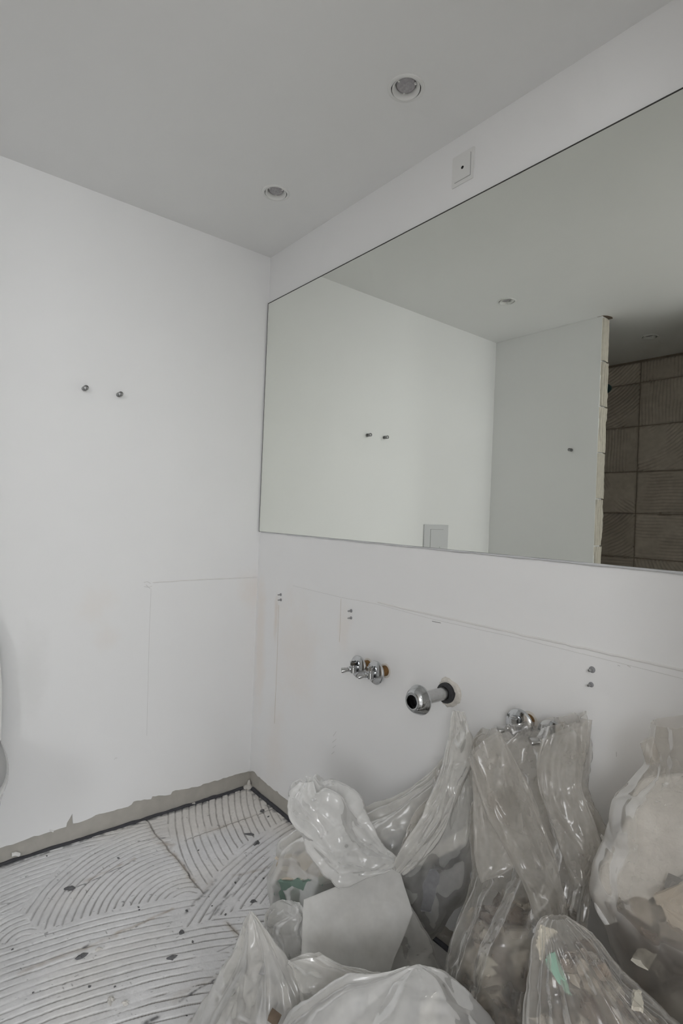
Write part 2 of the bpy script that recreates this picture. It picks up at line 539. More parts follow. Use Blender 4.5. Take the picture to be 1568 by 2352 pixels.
# ------------------------------------------------------------------ floor: combed tile adhesive
floor = structure(MB().box((-.006, YS-.02, -.08), (XR+.12, .006, -.006)).build('floor', M['screed']))

def fl(zx, zy):
    """coordinates of a floor point in the photo"""
    return on_floor(zx/2.24, zy/2.24+1700)[:2]

def circ(p1, p2, p3):
    (ax, ay), (bx, by), (cx, cy) = p1, p2, p3
    d = 2*(ax*(by-cy)+bx*(cy-ay)+cx*(ay-by))
    ux = ((ax*ax+ay*ay)*(by-cy)+(bx*bx+by*by)*(cy-ay)+(cx*cx+cy*cy)*(ay-by))/d
    uy = ((ax*ax+ay*ay)*(cx-bx)+(bx*bx+by*by)*(ax-cx)+(cx*cx+cy*cy)*(bx-ax))/d
    return np.array([ux, uy])

def in_poly(pts, poly):
    x, y = pts[:, 0], pts[:, 1]
    inside = np.zeros(len(pts), bool)
    n = len(poly)
    for i in range(n):
        x1, y1 = poly[i]; x2, y2 = poly[(i+1) % n]
        c = ((y1 > y) != (y2 > y)) & (x < (x2-x1)*(y-y1)/(y2-y1+1e-12)+x1)
        inside ^= c
    return inside

def seg_dist(p, a, b):
    a = np.array(a); b = np.array(b); ab = b-a
    t = np.clip(((p-a)@ab)/(ab@ab), 0, 1)
    return np.linalg.norm(p-(a+t[:, None]*ab), axis=1), t

PATCH = [  # (outline in the photo, three points along one groove, groove spacing)
    ([(850,400),(880,330),(1290,235),(1480,385),(1480,400),(1240,545),(1050,775),(930,640),(870,500)], [(985,375),(1035,570),(1105,690)], .0258),
    ([(925,980),(1050,772),(1240,540),(1480,388),(1700,380),(1600,860),(1400,850),(1300,852),(1000,955)], [(925,970),(1110,715),(1460,432)], .0235),
    ([(95,870),(300,650),(560,500),(770,420),(850,405),(905,600),(1040,785),(600,870),(210,985)], [(110,870),(330,640),(830,420)], .0225),
    ([(-300,720),(0,650),(860,360),(850,405),(560,500),(300,650),(100,865),(-300,980)], [(0,690),(250,600),(500,535)], .023),
    ([(-300,980),(95,870),(210,985),(-300,1160)], [(0,960),(120,905),(240,893)], .021),
    ([(-300,1160),(210,980),(600,868),(1040,785),(1000,955),(1300,850),(1600,850),(1600,1000),(1250,1000),(1100,1230),(-300,1720)], [(0,1110),(500,960),(1010,855)], .0245),
]
FSP = .0024
gx = np.arange(.012, 1.06, FSP); gy = np.arange(-1.20, -.010, FSP)
GX, GY = np.meshgrid(gx, gy, indexing='ij')
FP = np.stack([GX.ravel(), GY.ravel()], 1)
wob = np.stack([fbm(FP, .07, 2, 1), fbm(FP, .07, 2, 2)], 1)*.006
pid = np.full(len(FP), len(PATCH))
for k in range(len(PATCH)-1, -1, -1):
    pid[in_poly(FP+wob, [fl(*q) for q in PATCH[k][0]])] = k
hgt = np.zeros(len(FP)); groove = np.zeros(len(FP))
for k in range(len(PATCH)+1):
    s = pid == k
    if k < len(PATCH):
        c = circ(*[fl(*q) for q in PATCH[k][1]]); lam = PATCH[k][2]
    else:
        c = circ(fl(0, 1450), fl(600, 1215), fl(1030, 1120)); lam = .026
    q = FP[s]
    r = np.linalg.norm(q-c, axis=1)+fbm(q, .10, 2, 5+k)*.0035+fbm(q, .02, 2, 9)*.0008
    ph = (r/lam) % 1.0
    dist = np.abs(ph-.5)*2          # 1 on the groove line, 0 on the ridge crest
    width = .135+.06*fbm(q, .06, 2, 20+k)
    strength = smooth01(fbm(q, .10, 2, 30+k), -.60, -.30)
    if k < len(PATCH):
        poly = [fl(*w) for w in PATCH[k][0]]
        ed = np.full(len(q), 9.0)
        for a_, b_ in zip(poly, poly[1:]+poly[:1]):
            ed = np.minimum(ed, seg_dist(q, a_, b_)[0])
        strength = strength*smooth01(ed+.004*fbm(q, .02, 1, 33), .003, .009)
    g = smooth01(dist, 1-width-.09, 1-width*.45)*strength
    ph2 = np.floor(r/lam)
    crest = (1-dist**2)*.0007+.0007*np.sin(ph2*2.4)*np.cos(ph2*.7)
    hgt[s] = crest-.0040*g
    groove[s] = g
hgt += fbm(FP, .25, 3, 40)*.0022+fbm(FP, .012, 2, 41)*.00045
# imprints of the old tile joints, cracks across the ridges
joint = np.zeros(len(FP))
FWOB = FP+np.stack([fbm(FP, .05, 2, 50), fbm(FP, .05, 2, 51)], 1)*.006
for a, b, w, k in [((750,410),(1045,785),.0040,.9), ((1450,335),(950,515),.0032,1.0), ((1170,940),(1260,1045),.004,.9), ((1120,1090),(1240,1035),.003,.5)]:
    d_, t_ = seg_dist(FWOB, fl(*a), fl(*b))
    joint = np.maximum(joint, k*(1-smooth01(d_, w*.3, w)))
hgt -= joint*.003
# brown stains and dark dirt
stain = np.zeros(len(FP)); dark = np.zeros(len(FP))
for a, b, w, k in [((430,730),(690,612),.010,.8), ((100,1195),(600,1010),.014,.6), ((440,1070),(890,868),.010,.9), ((870,560),(1010,750),.016,.8), ((760,430),(880,590),.02,.5), ((1060,470),(1330,380),.02,.4),
                   ((1160,940),(1260,1050),.016,.8), ((1200,700),(1400,650),.012,.6), ((900,1340),(1110,1215),.02,.5), ((1010,830),(1090,730),.02,.4), ((800,520),(880,540),.02,.6)]:
    d_, t_ = seg_dist(FWOB, fl(*a), fl(*b))
    stain = np.maximum(stain, k*(1-smooth01(d_, 0, w))*np.clip(.55+.8*fbm(FP, .03, 3, 61), 0, 1))
for a, b, w, k in [((350,780),(690,625),.004,.8), ((430,1065),(460,1050),.006,.8), ((920,1350),(1110,1230),.005,.9), ((740,1460),(800,1425),.012,.9), ((960,890),(1110,720),.010,.6), ((1100,900),(1240,690),.008,.55),
                   ((1060,900),(1400,640),.006,.5), ((700,520),(860,500),.004,.7), ((940,640),(1010,760),.004,.7), ((0,850),(150,810),.003,.5)]:
    d_, t_ = seg_dist(FWOB, fl(*a), fl(*b))
    dark = np.maximum(dark, k*(1-smooth01(d_, 0, w))*np.clip(.6+1.2*fbm(FP, .012, 3, 62), 0, 1))
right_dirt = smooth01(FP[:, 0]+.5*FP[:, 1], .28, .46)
grime_shade = np.clip(groove*(.50+.45*fbm(FP, .16, 3, 70)+.30*fbm(FP, .02, 2, 71)+.35*right_dirt), 0, 1)  # groove dirt together with painted groove shade
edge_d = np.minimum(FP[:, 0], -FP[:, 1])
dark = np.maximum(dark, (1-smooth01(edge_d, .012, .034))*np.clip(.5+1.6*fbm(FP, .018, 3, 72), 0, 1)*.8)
speck = smooth01(VN(FP, .0065), .80, .92)*smooth01(fbm(FP, .05, 2, 73), -.1, .3)
base = np.array([.79, .79, .80]); brown = np.array([.36, .29, .215]); dk = np.array([.085, .085, .09]); dirt_shade = np.array([.27, .255, .24])
fc = base*(1+.10*fbm(FP, .09, 3, 80))[:, None]
warm = smooth01(fbm(FP, .3, 2, 81)+.8*(FP[:, 1]+.45), -.2, .5)[:, None]
fc = fc*(1-warm*.10*np.array([.2, .5, 1.0]))
for msk, cc in ((grime_shade, dirt_shade), (np.clip(joint*.8, 0, 1), dirt_shade*.75), (stain*.75, brown), (np.clip(dark, 0, 1), dk), (speck*.55, dk)):
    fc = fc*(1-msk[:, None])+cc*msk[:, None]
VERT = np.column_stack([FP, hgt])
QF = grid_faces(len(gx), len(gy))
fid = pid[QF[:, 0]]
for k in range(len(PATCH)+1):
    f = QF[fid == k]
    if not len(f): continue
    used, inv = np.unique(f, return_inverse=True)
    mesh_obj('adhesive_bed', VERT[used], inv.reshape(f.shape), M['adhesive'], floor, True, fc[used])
structure(MB().box((1.055, YS, -.01), (XR, -.01, -.001)).box((.0, YS, -.01), (1.06, -1.198, -.001)).build('adhesive_bed', M['screed'], floor))
# dark edging foam in the gap along the walls, crumbling
def edging(name, run0, run1, axis, seed):
    n = 160
    V = []; F = []
    for i in range(n+1):
        s = run0+(run1-run0)*i/n
        w = .0085+.0025*float(fbm(np.array([[s, seed]]), .05, 2, 3)[0]); z = .0045+.0025*float(fbm(np.array([[s, seed+3.]]), .03, 2, 4)[0])
        row = [(.0, -.008), (.0, z), (w*.6, z*1.0), (w+.004, z*.4), (w+.006, -.008)]
        for a, b in row:
            V.append((a-.004, s, b) if axis == 0 else (s, -a+.004, b))
    for i in range(n):
        for k in range(4):
            F.append((i*5+k, i*5+k+1, i*5+k+6, i*5+k+5))
    return structure(mesh_obj(name, V, F, M['gap'], smooth=False))
edging('trim_1', -1.5, -.012, 0, 1.0)
edging('trim_2', .02, 1.4, 1, 2.0)
# mortar smear in the corner
cs = MB()
for (x, y, z, r) in [(.008,-.008,.012,.014),(.016,-.006,.010,.010),(.006,-.02,.012,.010),(.005,-.005,.03,.008)]:
    cs.lathe((x, y, 0), (0, 0, 1), [(0, r*1.3), (z*.6, r), (z, r*.5)], 9)
structure(cs.build('corner_mortar', M['chip_pale'], floor))

# ------------------------------------------------------------------ scribed marks and caulk on the walls
def wall_line(name, mat, parent, pts, w, proud, axis):
    V = []; F = []
    for i, p in enumerate(pts):
        q0 = pts[max(0, i-1)]; q1 = pts[min(len(pts)-1, i+1)]
        t = np.array([q1[0]-q0[0], q1[1]-q0[1]]); t /= np.linalg.norm(t); nn = np.array([-t[1], t[0]])
        for sgn, d in ((-1, 0), (-.5, proud), (.5, proud), (1, 0)):
            s, z = p[0]+nn[0]*w*sgn*.5, p[1]+nn[1]*w*sgn*.5
            V.append((d, s, z) if axis == 0 else (s, -d, z))
    for i in range(len(pts)-1):
        for k in range(3):
            F.append((i*4+k, i*4+k+1, i*4+k+5, i*4+k+4))
    return structure(mesh_obj(name, V, F, mat, parent, smooth=True))

def wpts(pxs, axis, n=6, jit=.0006, seed=1):
    r = np.random.default_rng(seed)
    q = [on_plane(a, b, axis, 0) for a, b in pxs]
    q = [(v[1-axis], v[2]) for v in q]
    out = []
    for a, b in zip(q[:-1], q[1:]):
        for k in range(n):
            t = k/n
            out.append((a[0]+(b[0]-a[0])*t, a[1]+(b[1]-a[1])*t+r.normal(0, jit)))
    out.append(q[-1])
    return out
wall_line('caulk_bead', M['caulk'], wall_right, wpts([(868,1383),(940,1401),(1060,1427),(1200,1458),(1330,1487),(1450,1513),(1620,1552)], 1, 8, .0006), .0058, .0026, 1)
wall_line('scribed_line', M['pencil'], wall_right, wpts([(672,1345),(782,1372),(868,1388),(1000,1424),(1180,1463)], 1, 5, .0003), .0011, .0004, 1)
wall_line('scribed_line', M['pencil'], wall_right, wpts([(1180,1463),(1330,1500),(1568,1559)], 1, 6, .0004), .0010, .0004, 1)
wall_line('scribed_line', M['gap_grey'], wall_right, wpts([(992,1427),(1012,1431)], 1, 3, .0002), .0022, .0005, 1)
wall_line('scribed_line', M['beige'], wall_right, wpts([(783,1375),(781,1440),(779,1475)], 1, 3, .0004), .0016, .0004, 1)
wall_line('scribed_line', M['beige'], wall_right, wpts([(640,1390),(636,1520),(630,1662)], 1, 5, .0005), .0022, .0004, 1)
wall_line('scribed_line', M['pencil'], wall_right, wpts([(1415,1727),(1415,1738)], 1, 2, 0), .0013, .0004, 1)
wall_line('scribed_line', M['caulk'], wall_left, wpts([(350,1338),(440,1332),(590,1325)], 0, 6, .0005), .0032, .0011, 0)
wall_line('scribed_line', M['pencil'], wall_left, wpts([(352,1339),(440,1333.5),(590,1327)], 0, 6, .0005), .0010, .0004, 0)
wall_line('scribed_line', M['pencil'], wall_left, wpts([(347,1352),(343,1450),(340,1560),(337,1690)], 0, 6, .0006), .0011, .0004, 0)
for k, pts in enumerate([[(330,1338),(338,1336),(346,1340)], [(331,1347),(341,1349),(349,1346)], [(335,1343),(345,1352)], [(262,1745),(265,1741),(269,1741)], [(765,1690),(772,1680)], [(763,1705),(772,1697)], [(764,1718),(771,1712)], [(761,1732),(768,1726)], [(1418,1527),(1424,1530)], [(1440,1528),(1448,1533)]]):
    ax = 0 if pts[0][0] < 590 else 1
    wall_line('scratch', M['pencil'], wall_left if ax == 0 else wall_right, wpts(pts, ax, 2, .0004, k), .0016, .0007, ax)
# torn flap of filler under the wall edge
wall_line('torn_flake', M['caulk'], wall_left, wpts([(26,1962),(34,1960),(44,1963)], 0, 2, .001, 5), .012, .009, 0)
wall_line('torn_flake', M['caulk'], wall_left, wpts([(113,1908),(122,1910)], 0, 2, .001, 6), .006, .004, 0)

# ------------------------------------------------------------------ end of the partition: torn adhesive strips
pe_z = [0.0, .16, .47, .78, 1.08, 1.33, 1.575, 1.82, 2.06, 2.292]
r = np.random.default_rng(11)
for k in range(len(pe_z)-1):
    z0, z1 = pe_z[k]+.003, pe_z[k+1]-.003
    nz = max(6, int((z1-z0)/.010)); ny = 16
    zz = np.linspace(z0, z1, nz); yy = np.linspace(0, 1, ny)
    V = []; GG = []
    for z in zz:
        back = YP-.069+.007*float(fbm(np.array([[z, .3*k]]), .05, 3, 12)[0])
        front = YP-.001
        for y in yy:
            Y = front+(back-front)*y
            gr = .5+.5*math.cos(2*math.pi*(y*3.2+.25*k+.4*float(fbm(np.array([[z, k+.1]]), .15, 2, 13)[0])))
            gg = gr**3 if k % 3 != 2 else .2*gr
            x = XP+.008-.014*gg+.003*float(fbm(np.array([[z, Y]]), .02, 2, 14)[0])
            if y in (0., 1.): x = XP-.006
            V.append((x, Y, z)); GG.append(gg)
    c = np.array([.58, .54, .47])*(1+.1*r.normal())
    mesh_obj('adhesive_strip', V, grid_faces(nz, ny), M['shower_bed'], wall_partition, False, c*(1-.42*np.array(GG)[:, None]))  # grooves coloured darker to strengthen their faint shading

# ------------------------------------------------------------------ shower wall: tile beds with comb marks
bx_edges = [.0, .468-.3, .468, .768, 1.068, 1.368, 1.668, 1.968, XR]
jz = [on_plane(1480, py, 1, -YS)[2] for py in (1283, 1180, 1083, 978, 878)]   # joints seen in the mirror, at the wall itself
dz_ = (jz[-1]-jz[0])/4
bz_edges = [jz[0]-k*dz_ for k in range(4, 0, -1)]+jz+[2.287]
bz_edges = [z for z in bz_edges if z > .02]
bz_edges = [0.0]+bz_edges
for i in range(len(bx_edges)-1):
    if i % 2 == 1 and i == 1:
        pass
    for j in range(len(bz_edges)-1):
        x0, x1, z0, z1 = bx_edges[i]+.002, bx_edges[i+1]-.002, bz_edges[j]+.002, bz_edges[j+1]-.002
        vis = x0 < .85 and z1 > .9
        st = .0045 if vis else .02
        nx = max(4, int((x1-x0)/st)); nz = max(4, int((z1-z0)/st))
        X, Z = np.meshgrid(np.linspace(x0, x1, nx), np.linspace(z0, z1, nz), indexing='ij')
        q = np.stack([X.ravel(), Z.ravel()], 1)
        rr = np.random.default_rng(100+i*31+j*7)
        kind = (i*2+j*3+int(rr.integers(0, 2))) % 4
        cx, cz = (x0+x1)/2, (z0+z1)/2
        if kind == 0: cen = np.array([cx, cz+6.0])                       # level strokes
        elif kind == 1: cen = np.array([cx+6.0, cz])                     # upright strokes
        elif kind == 2: cen = np.array([x1+.22, z1+.16])
        else: cen = np.array([x0-.1, z1+.30])
        rad = np.linalg.norm(q-cen, axis=1)+fbm(q, .12, 2, i+j)*.006
        ph = np.abs((rad/.021) % 1-.5)*2
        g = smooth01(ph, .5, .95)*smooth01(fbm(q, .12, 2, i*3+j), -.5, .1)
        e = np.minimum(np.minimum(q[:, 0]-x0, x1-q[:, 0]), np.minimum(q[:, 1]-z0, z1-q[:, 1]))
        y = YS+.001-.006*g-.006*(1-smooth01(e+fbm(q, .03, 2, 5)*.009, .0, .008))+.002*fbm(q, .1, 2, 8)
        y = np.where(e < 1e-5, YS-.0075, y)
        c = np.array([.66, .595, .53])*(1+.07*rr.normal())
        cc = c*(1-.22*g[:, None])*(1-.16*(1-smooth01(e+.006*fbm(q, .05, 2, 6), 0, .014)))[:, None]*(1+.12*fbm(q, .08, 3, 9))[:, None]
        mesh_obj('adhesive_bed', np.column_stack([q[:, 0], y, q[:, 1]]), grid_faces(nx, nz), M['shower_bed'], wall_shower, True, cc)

# ------------------------------------------------------------------ mirror
mx0, mz0, mz1 = .006, 1.1056, 2.097
mirror = empty('wall_mirror', (mx0, -.001, mz0))
tag(mirror, 'large frameless rectangular mirror glued to the wall above the pipe stubs', 'mirror')
MB().box((mx0+.0018, -.0065, mz0+.0015), (2.1, -.0010, mz1-.0018)).build('backing', M['mirror_edge'], mirror)
MB().box((mx0, -.0070, mz1-.0034), (2.1, -.0008, mz1)).box((mx0, -.0070, mz0), (mx0+.0026, -.0008, mz1-.0034)).build('edge_shade', M['mirror_edge_shade'], mirror)  # dark strip standing in for the gap shadow along top and left
mesh_obj('glass', [(mx0+.0026, -.0066, mz0+.0016), (2.1, -.0066, mz0+.0016), (2.1, -.0066, mz1-.0034), (mx0+.0026, -.0066, mz1-.0034)], [(0, 1, 2, 3)], M['mirror'], mirror, False)
bc = MB()
pts = []
for i in range(60):
    x = .02+i*.035
    pts.append((x, -.0035, mz0-.0012))
bc.tube(pts, [.0022+.0012*math.sin(i*1.7)*math.cos(i*.6)+.0018*i/60 for i in range(60)], 6)
bc.build('sealant_bead', M['grey_plastic'], mirror, True)

# ------------------------------------------------------------------ recessed spotlights
def spotlight(cx, cy, label):
    e = empty('recessed_spotlight', (cx, cy, H))
    tag(e, label, 'spotlight', 'ceiling spotlights')
    dn = (0, 0, -1)
    MB().lathe((cx, cy, H), dn, [(-.004, .0385), (-.001, .0385), (.0022, .0385), (.0032, .041), (.0032, .0445), (.0018, .0475), (0, .0482), (-.002, .048)], 56, False, False).build('trim_ring', M['white_plastic'], e, True, auto=35)
    # swivelling inner cup, tipped a little
    ax = np.array([.10, -.06, -1.0]); ax /= np.linalg.norm(ax)
    cup = MB().lathe((cx, cy, H), ax, [(-.001, .0365), (.0020, .0360), (.0026, .0345), (.0014, .0325), (-.0075, .0275), (-.020, .0268)], 56, False, False).build('cup', M['white_plastic'], e, True, auto=40)
    bulb = MB().lathe((cx, cy, H), ax, [(-.024, .0265), (-.011, .0250), (-.0085, .0235), (-.0078, .020), (-.0088, .016), (-.0078, .012), (-.0088, .008), (-.0080, .004), (-.0080, .0005)], 40, True, True).build('bulb', M['lens'], e, True)
    for k in range(3):
        a = k*2.09+.5
        p = np.array([cx+.0245*math.cos(a), cy+.0255*math.sin(a), H+.0065])
        MB().box(p-.0022, p+.0022).build('clip', M['white_plastic'], cup)
    MB().lathe((cx, cy, H), dn, [(-.06, .0395), (-.004, .0395), (.0, .0393)], 40, True, False).build('housing', M['dark'], e, True)
    return e
spotlight(*LAMPS[0], 'larger recessed ceiling spotlight nearest the small sensor plate, lamp off')
spotlight(*LAMPS[1], 'recessed ceiling spotlight near the room corner, lamp off')
spotlight(*LAMPS[2], 'recessed ceiling spotlight seen in the mirror above the white partition')
spotlight(*LAMPS[3], 'recessed spotlight over the dark shower, seen in the mirror')

# ------------------------------------------------------------------ sensor plate above the mirror
def rounded_plate(w, h, d, r, n=5):
    pts = []
    for cx, cz, a0 in ((w/2-r, h/2-r, 0), (-w/2+r, h/2-r, 90), (-w/2+r, -h/2+r, 180), (w/2-r, -h/2+r, 270)):
        for k in range(n+1):
            a = math.radians(a0+90*k/n)
            pts.append((cx+r*math.cos(a), cz+r*math.sin(a)))
    return pts
def plate_xz(mb, c, w, h, d0, d1, r, inset=.0008):
    """rounded plate lying on the mirror wall"""
    n = len(rounded_plate(w, h, 0, r)); V = []; F = []
    for (ww, hh, d) in ((w, h, d0), (w, h, d1-inset), (w-2*inset, h-2*inset, d1)):
        V += [(c[0]+a, -d, c[2]+b) for a, b in rounded_plate(ww, hh, 0, r)]
    for i in range(2):
        for k in range(n):
            F.append((i*n+k, i*n+(k+1) % n, (i+1)*n+(k+1) % n, (i+1)*n+k))
    F.append(tuple(range(2*n, 3*n)))
    mb.add(V, F); return mb
sc = (1.054, 0, 2.200)
e = empty('sensor_plate', sc)
tag(e, 'small square white sensor plate with a dark hole above the mirror', 'sensor')
plate_xz(MB(), sc, .078, .090, 0, .0035, .004).build('cover_frame', M['white_plastic'], e)
plate_xz(MB(), (sc[0]+.0008, 0, sc[2]-.0008), .0575, .0670, .0030, .0040, .0015, .0002).build('gap_line', M['gap_grey'], e)
ins = plate_xz(MB(), sc, .0560, .0655, .0035, .0052, .0015).build('cover_insert', M['white_plastic'], e)
MB().lathe((sc[0]+.001, -.0050, sc[2]), (0, -1, 0), [(0, .0046), (.0005, .0044)], 20).build('sensor_eye', M['dark'], ins)

# ------------------------------------------------------------------ flush plate on the left wall (seen in the mirror)
fc_ = np.array([0, -1.155, 1.075])
e = empty('flush_plate', fc_)
tag(e, 'pale grey toilet flush plate on the left wall, seen at the mirror bottom', 'flush plate')
MB().box((0, -1.255, .993), (.010, -1.055, 1.157)).build('plate', M['grey_plastic'], e, bevel=.002)
MB().box((.0095, -1.212, 1.015), (.0104, -1.102, 1.132)).build('button_gap', M['gap_grey'], e)
btn = MB().box((.010, -1.2105, 1.0165), (.0128, -1.1035, 1.1305)).build('button', M['grey_plastic'], e, bevel=.001)
MB().lathe((.0128, -1.182, 1.030), (1, 0, 0), [(0, .003), (.0006, .0028)], 14).build('dot', M['gap_grey'], btn)

# ------------------------------------------------------------------ toilet at the left edge
ty = -1.147
toilet = empty('wall_hung_toilet', (0, ty, 0))
tag(toilet, 'white wall hung toilet with raised lid at the left edge', 'toilet')
def outline(t, hw, ln, x0):
    """plan outline: square at the wall, round at the front; t in 0..1"""
    a = math.pi*t
    s = -math.cos(a)
    x = x0+(ln-x0)*math.sin(a)**.62
    return x, ty+hw*(abs(s)**.8)*(1 if s > 0 else -1)
V = []; F = []
lv = [(.425, .190, .530), (.40, .192, .535), (.36, .186, .52), (.30, .170, .47), (.24, .148, .39), (.18, .13, .30), (.13, .12, .20), (.10, .11, .12)]
nn = 40
for z, hw, ln in lv:
    for k in range(nn+1):
        x, y = outline(k/nn, hw, ln, 0)
        V.append((x, y, z))
for i in range(len(lv)-1):
    for k in range(nn):
        F.append((i*(nn+1)+k, i*(nn+1)+k+1, (i+1)*(nn+1)+k+1, (i+1)*(nn+1)+k))
F.append(tuple(range(nn+1))); F.append(tuple(range((len(lv)-1)*(nn+1), len(lv)*(nn+1))))
mesh_obj('bowl', V, F, M['ceramic'], toilet, True)
V = []; F = []
for z, g in ((.427, .0), (.432, .006), (.442, .006), (.448, .0)):
    for k in range(nn+1):
        x, y = outline(k/nn, .192+g, .535+g, .05)
        V.append((x, y, z))
    for k in range(nn+1):
        x, y = outline(k/nn, .115, .44, .14)
        V.append((x, y, z))
w2 = 2*(nn+1)
for i in range(3):
    for k in range(nn):
        F.append((i*w2+k, i*w2+k+1, (i+1)*w2+k+1, (i+1)*w2+k)); F.append((i*w2+nn+1+k, (i+1)*w2+nn+1+k, (i+1)*w2+nn+2+k, i*w2+nn+2+k))
for i in (0, 3):
    for k in range(nn):
        F.append((i*w2+k, i*w2+nn+1+k, i*w2+nn+2+k, i*w2+k+1))
    F.append((i*w2, i*w2+nn+1, i*w2+2*nn+1, i*w2+nn)) 
mesh_obj('seat', V, F, M['ceramic'], toilet, True)
V = []; F = []
for g, x in ((0, .062), (.005, .068), (.005, .080), (0, .086)):
    for k in range(nn+1):
        q, y = outline(k/nn, .190+g, .47+g, .0)
        V.append((x+.02-.06*q, y, .452+q*.985))
for i in range(3):
    for k in range(nn):
        F.append((i*(nn+1)+k, i*(nn+1)+k+1, (i+1)*(nn+1)+k+1, (i+1)*(nn+1)+k))
F.append(tuple(range(nn+1))); F.append(tuple(range(3*(nn+1), 4*(nn+1))))
mesh_obj('lid', V, F, M['ceramic'], toilet, True)

# ------------------------------------------------------------------ wall pins, studs
def pin(p, n, label, r0=.0085):
    e = empty('wall_pin', p); tag(e, label, 'wall hook', 'round metal wall pins')
    MB().lathe(p, n, [(0, r0), (.010, r0), (.0105, r0*.8)], 24).build('collar', M['pin_metal'], e, True, auto=40)
    MB().lathe(np.array(p)+np.array(n)*.0105, n, [(0, r0*.72), (.008, r0*.72)], 24).build('neck', M['steel'], e, True, auto=40)
    MB().lathe(np.array(p)+np.array(n)*.0185, n, [(0, r0*.95), (.0008, r0), (.009, r0), (.010, r0*.85)], 24).build('head', M['pin_metal'], e, True, auto=40)
pin((0, -.731, 1.600), (1, 0, 0), 'small metal wall pin on the left wall, the one further from the mirror')
pin((0, -.614, 1.598), (1, 0, 0), 'small metal wall pin on the left wall, the one nearer the mirror')
pin((.520, YP, 1.597), (0, 1, 0), 'lone metal wall pin on the white partition, seen in the mirror')
def stud(x, z, label, r0=.0042):
    e = empty('wall_stud', (x, 0, z)); tag(e, label, 'screw stud', 'bracket studs on the mirror wall')
    MB().lathe((x, 0, z), (0, -1, 0), [(-.001, r0*1.5), (.0015, r0*1.35), (.0035, r0*.9)], 14).build('sleeve', M['greydeb'], e)
    MB().lathe((x, -.0025, z), (0, -1, 0), [(0, r0*.62), (.004, r0*.70), (.006, r0*.55), (.008, r0*.70), (.012, r0*.62), (.013, r0*.4)], 12).build('screw', M['steel'], e, True, auto=40)
stud(.190, .857, 'upper screw stud of the pair nearest the room corner')
stud(.192, .836, 'lower screw stud of the pair nearest the room corner')
stud(.636, .863, 'upper screw stud of the pair above the twin valves')
stud(.637, .839, 'lower screw stud of the pair above the twin valves', .0038)
stud(1.481, .867, 'upper screw stud of the rightmost pair below the caulk line', .0052)
stud(1.480, .833, 'lower screw stud of the rightmost pair below the caulk line', .0042)

# ------------------------------------------------------------------ angle valves
def valve(x, z, label, yaw=0.0, hole=True):
    e = empty('angle_valve', (x, 0, z)); tag(e, label, 'valve', 'angle valves on the mirror wall')
    o = lambda s: (x, -s, z)
    MB().lathe(o(-.004), (0, -1, 0), [(0, .0165), (.010, .0165), (.013, .0150), (.016, .0165), (.019, .0150), (.022, .0165), (.025, .0150), (.028, .016), (.034, .0145)], 24).build('threaded_stub', M['brass'], e, True, auto=40)
    MB().lathe(o(.026), (0, -1, 0), [(0, .0165), (.004, .018), (.010, .0185), (.012, .034), (.0135, .0362), (.0165, .0368), (.019, .0362), (.0225, .0325), (.0255, .020), (.027, .012)], 44).build('escutcheon', M['chrome'], e, True, auto=30)
    # upright body with nut on top
    b = (x, -.062, z)
    vbody = MB().lathe((x, -.052, z), (0, -1, 0), [(0, .010), (.012, .0105)], 20).lathe((x, -.064, z-.016), (0, 0, 1), [(0, .009), (.002, .0115), (.020, .0115), (.022, .0095), (.026, .0095)], 24).build('body', M['chrome'], e, True, auto=40)
    MB().lathe((x, -.064, z+.010), (0, 0, 1), [(0, .0125), (.010, .0125), (.011, .0085), (.014, .0085)], 6).lathe((x, -.064, z+.024), (0, 0, 1), [(0, .006), (.0005, .0055)], 14).build('nut', M['chrome'], vbody)
    d = np.array([-.55*math.cos(yaw)-.2, -.85, -.22]); d /= np.linalg.norm(d)
    p0 = np.array([x-.004, -.070, z-.004])
    bonnet = MB().lathe(p0, d, [(0, .0085), (.004, .0092), (.006, .0075), (.012, .0075)], 18).build('bonnet', M['chrome'], e, True, auto=40)
    # oval handle
    p1 = p0+d*.010
    mb = MB(); mb.lathe((0, 0, 0), (0, 0, 1), [(0, .007), (.003, .0085), (.018, .0112), (.021, .0108), (.0215, .008), (.0205, .006)], 28)
    dz = Vector(d).to_track_quat('Z', 'Y').to_matrix()
    mb.v = [tuple(np.array(dz @ Vector((v[0]*1.3, v[1]*.72, v[2])))+p1) for v in mb.v]
    mb.build('handle', M['chrome_dull'], bonnet, True, auto=40)
    if hole:
        MB().lathe((x, .002, z), (0, -1, 0), [(0, .026), (.0026, .0225), (.0028, .010)], 26).build('wall_plug', M['cement'], e, True)
valve(.733, .699, 'chrome angle valve nearest the room corner, left of the twin pair')
valve(.816, .701, 'chrome angle valve of the twin pair nearer the drain pipe', .4)
valve(1.329, .704, 'chrome angle valve with rusty stub poking out above the tall bag')
valve(1.415, .705, 'chrome angle valve blurred behind the clear film of the tall bag', .2)

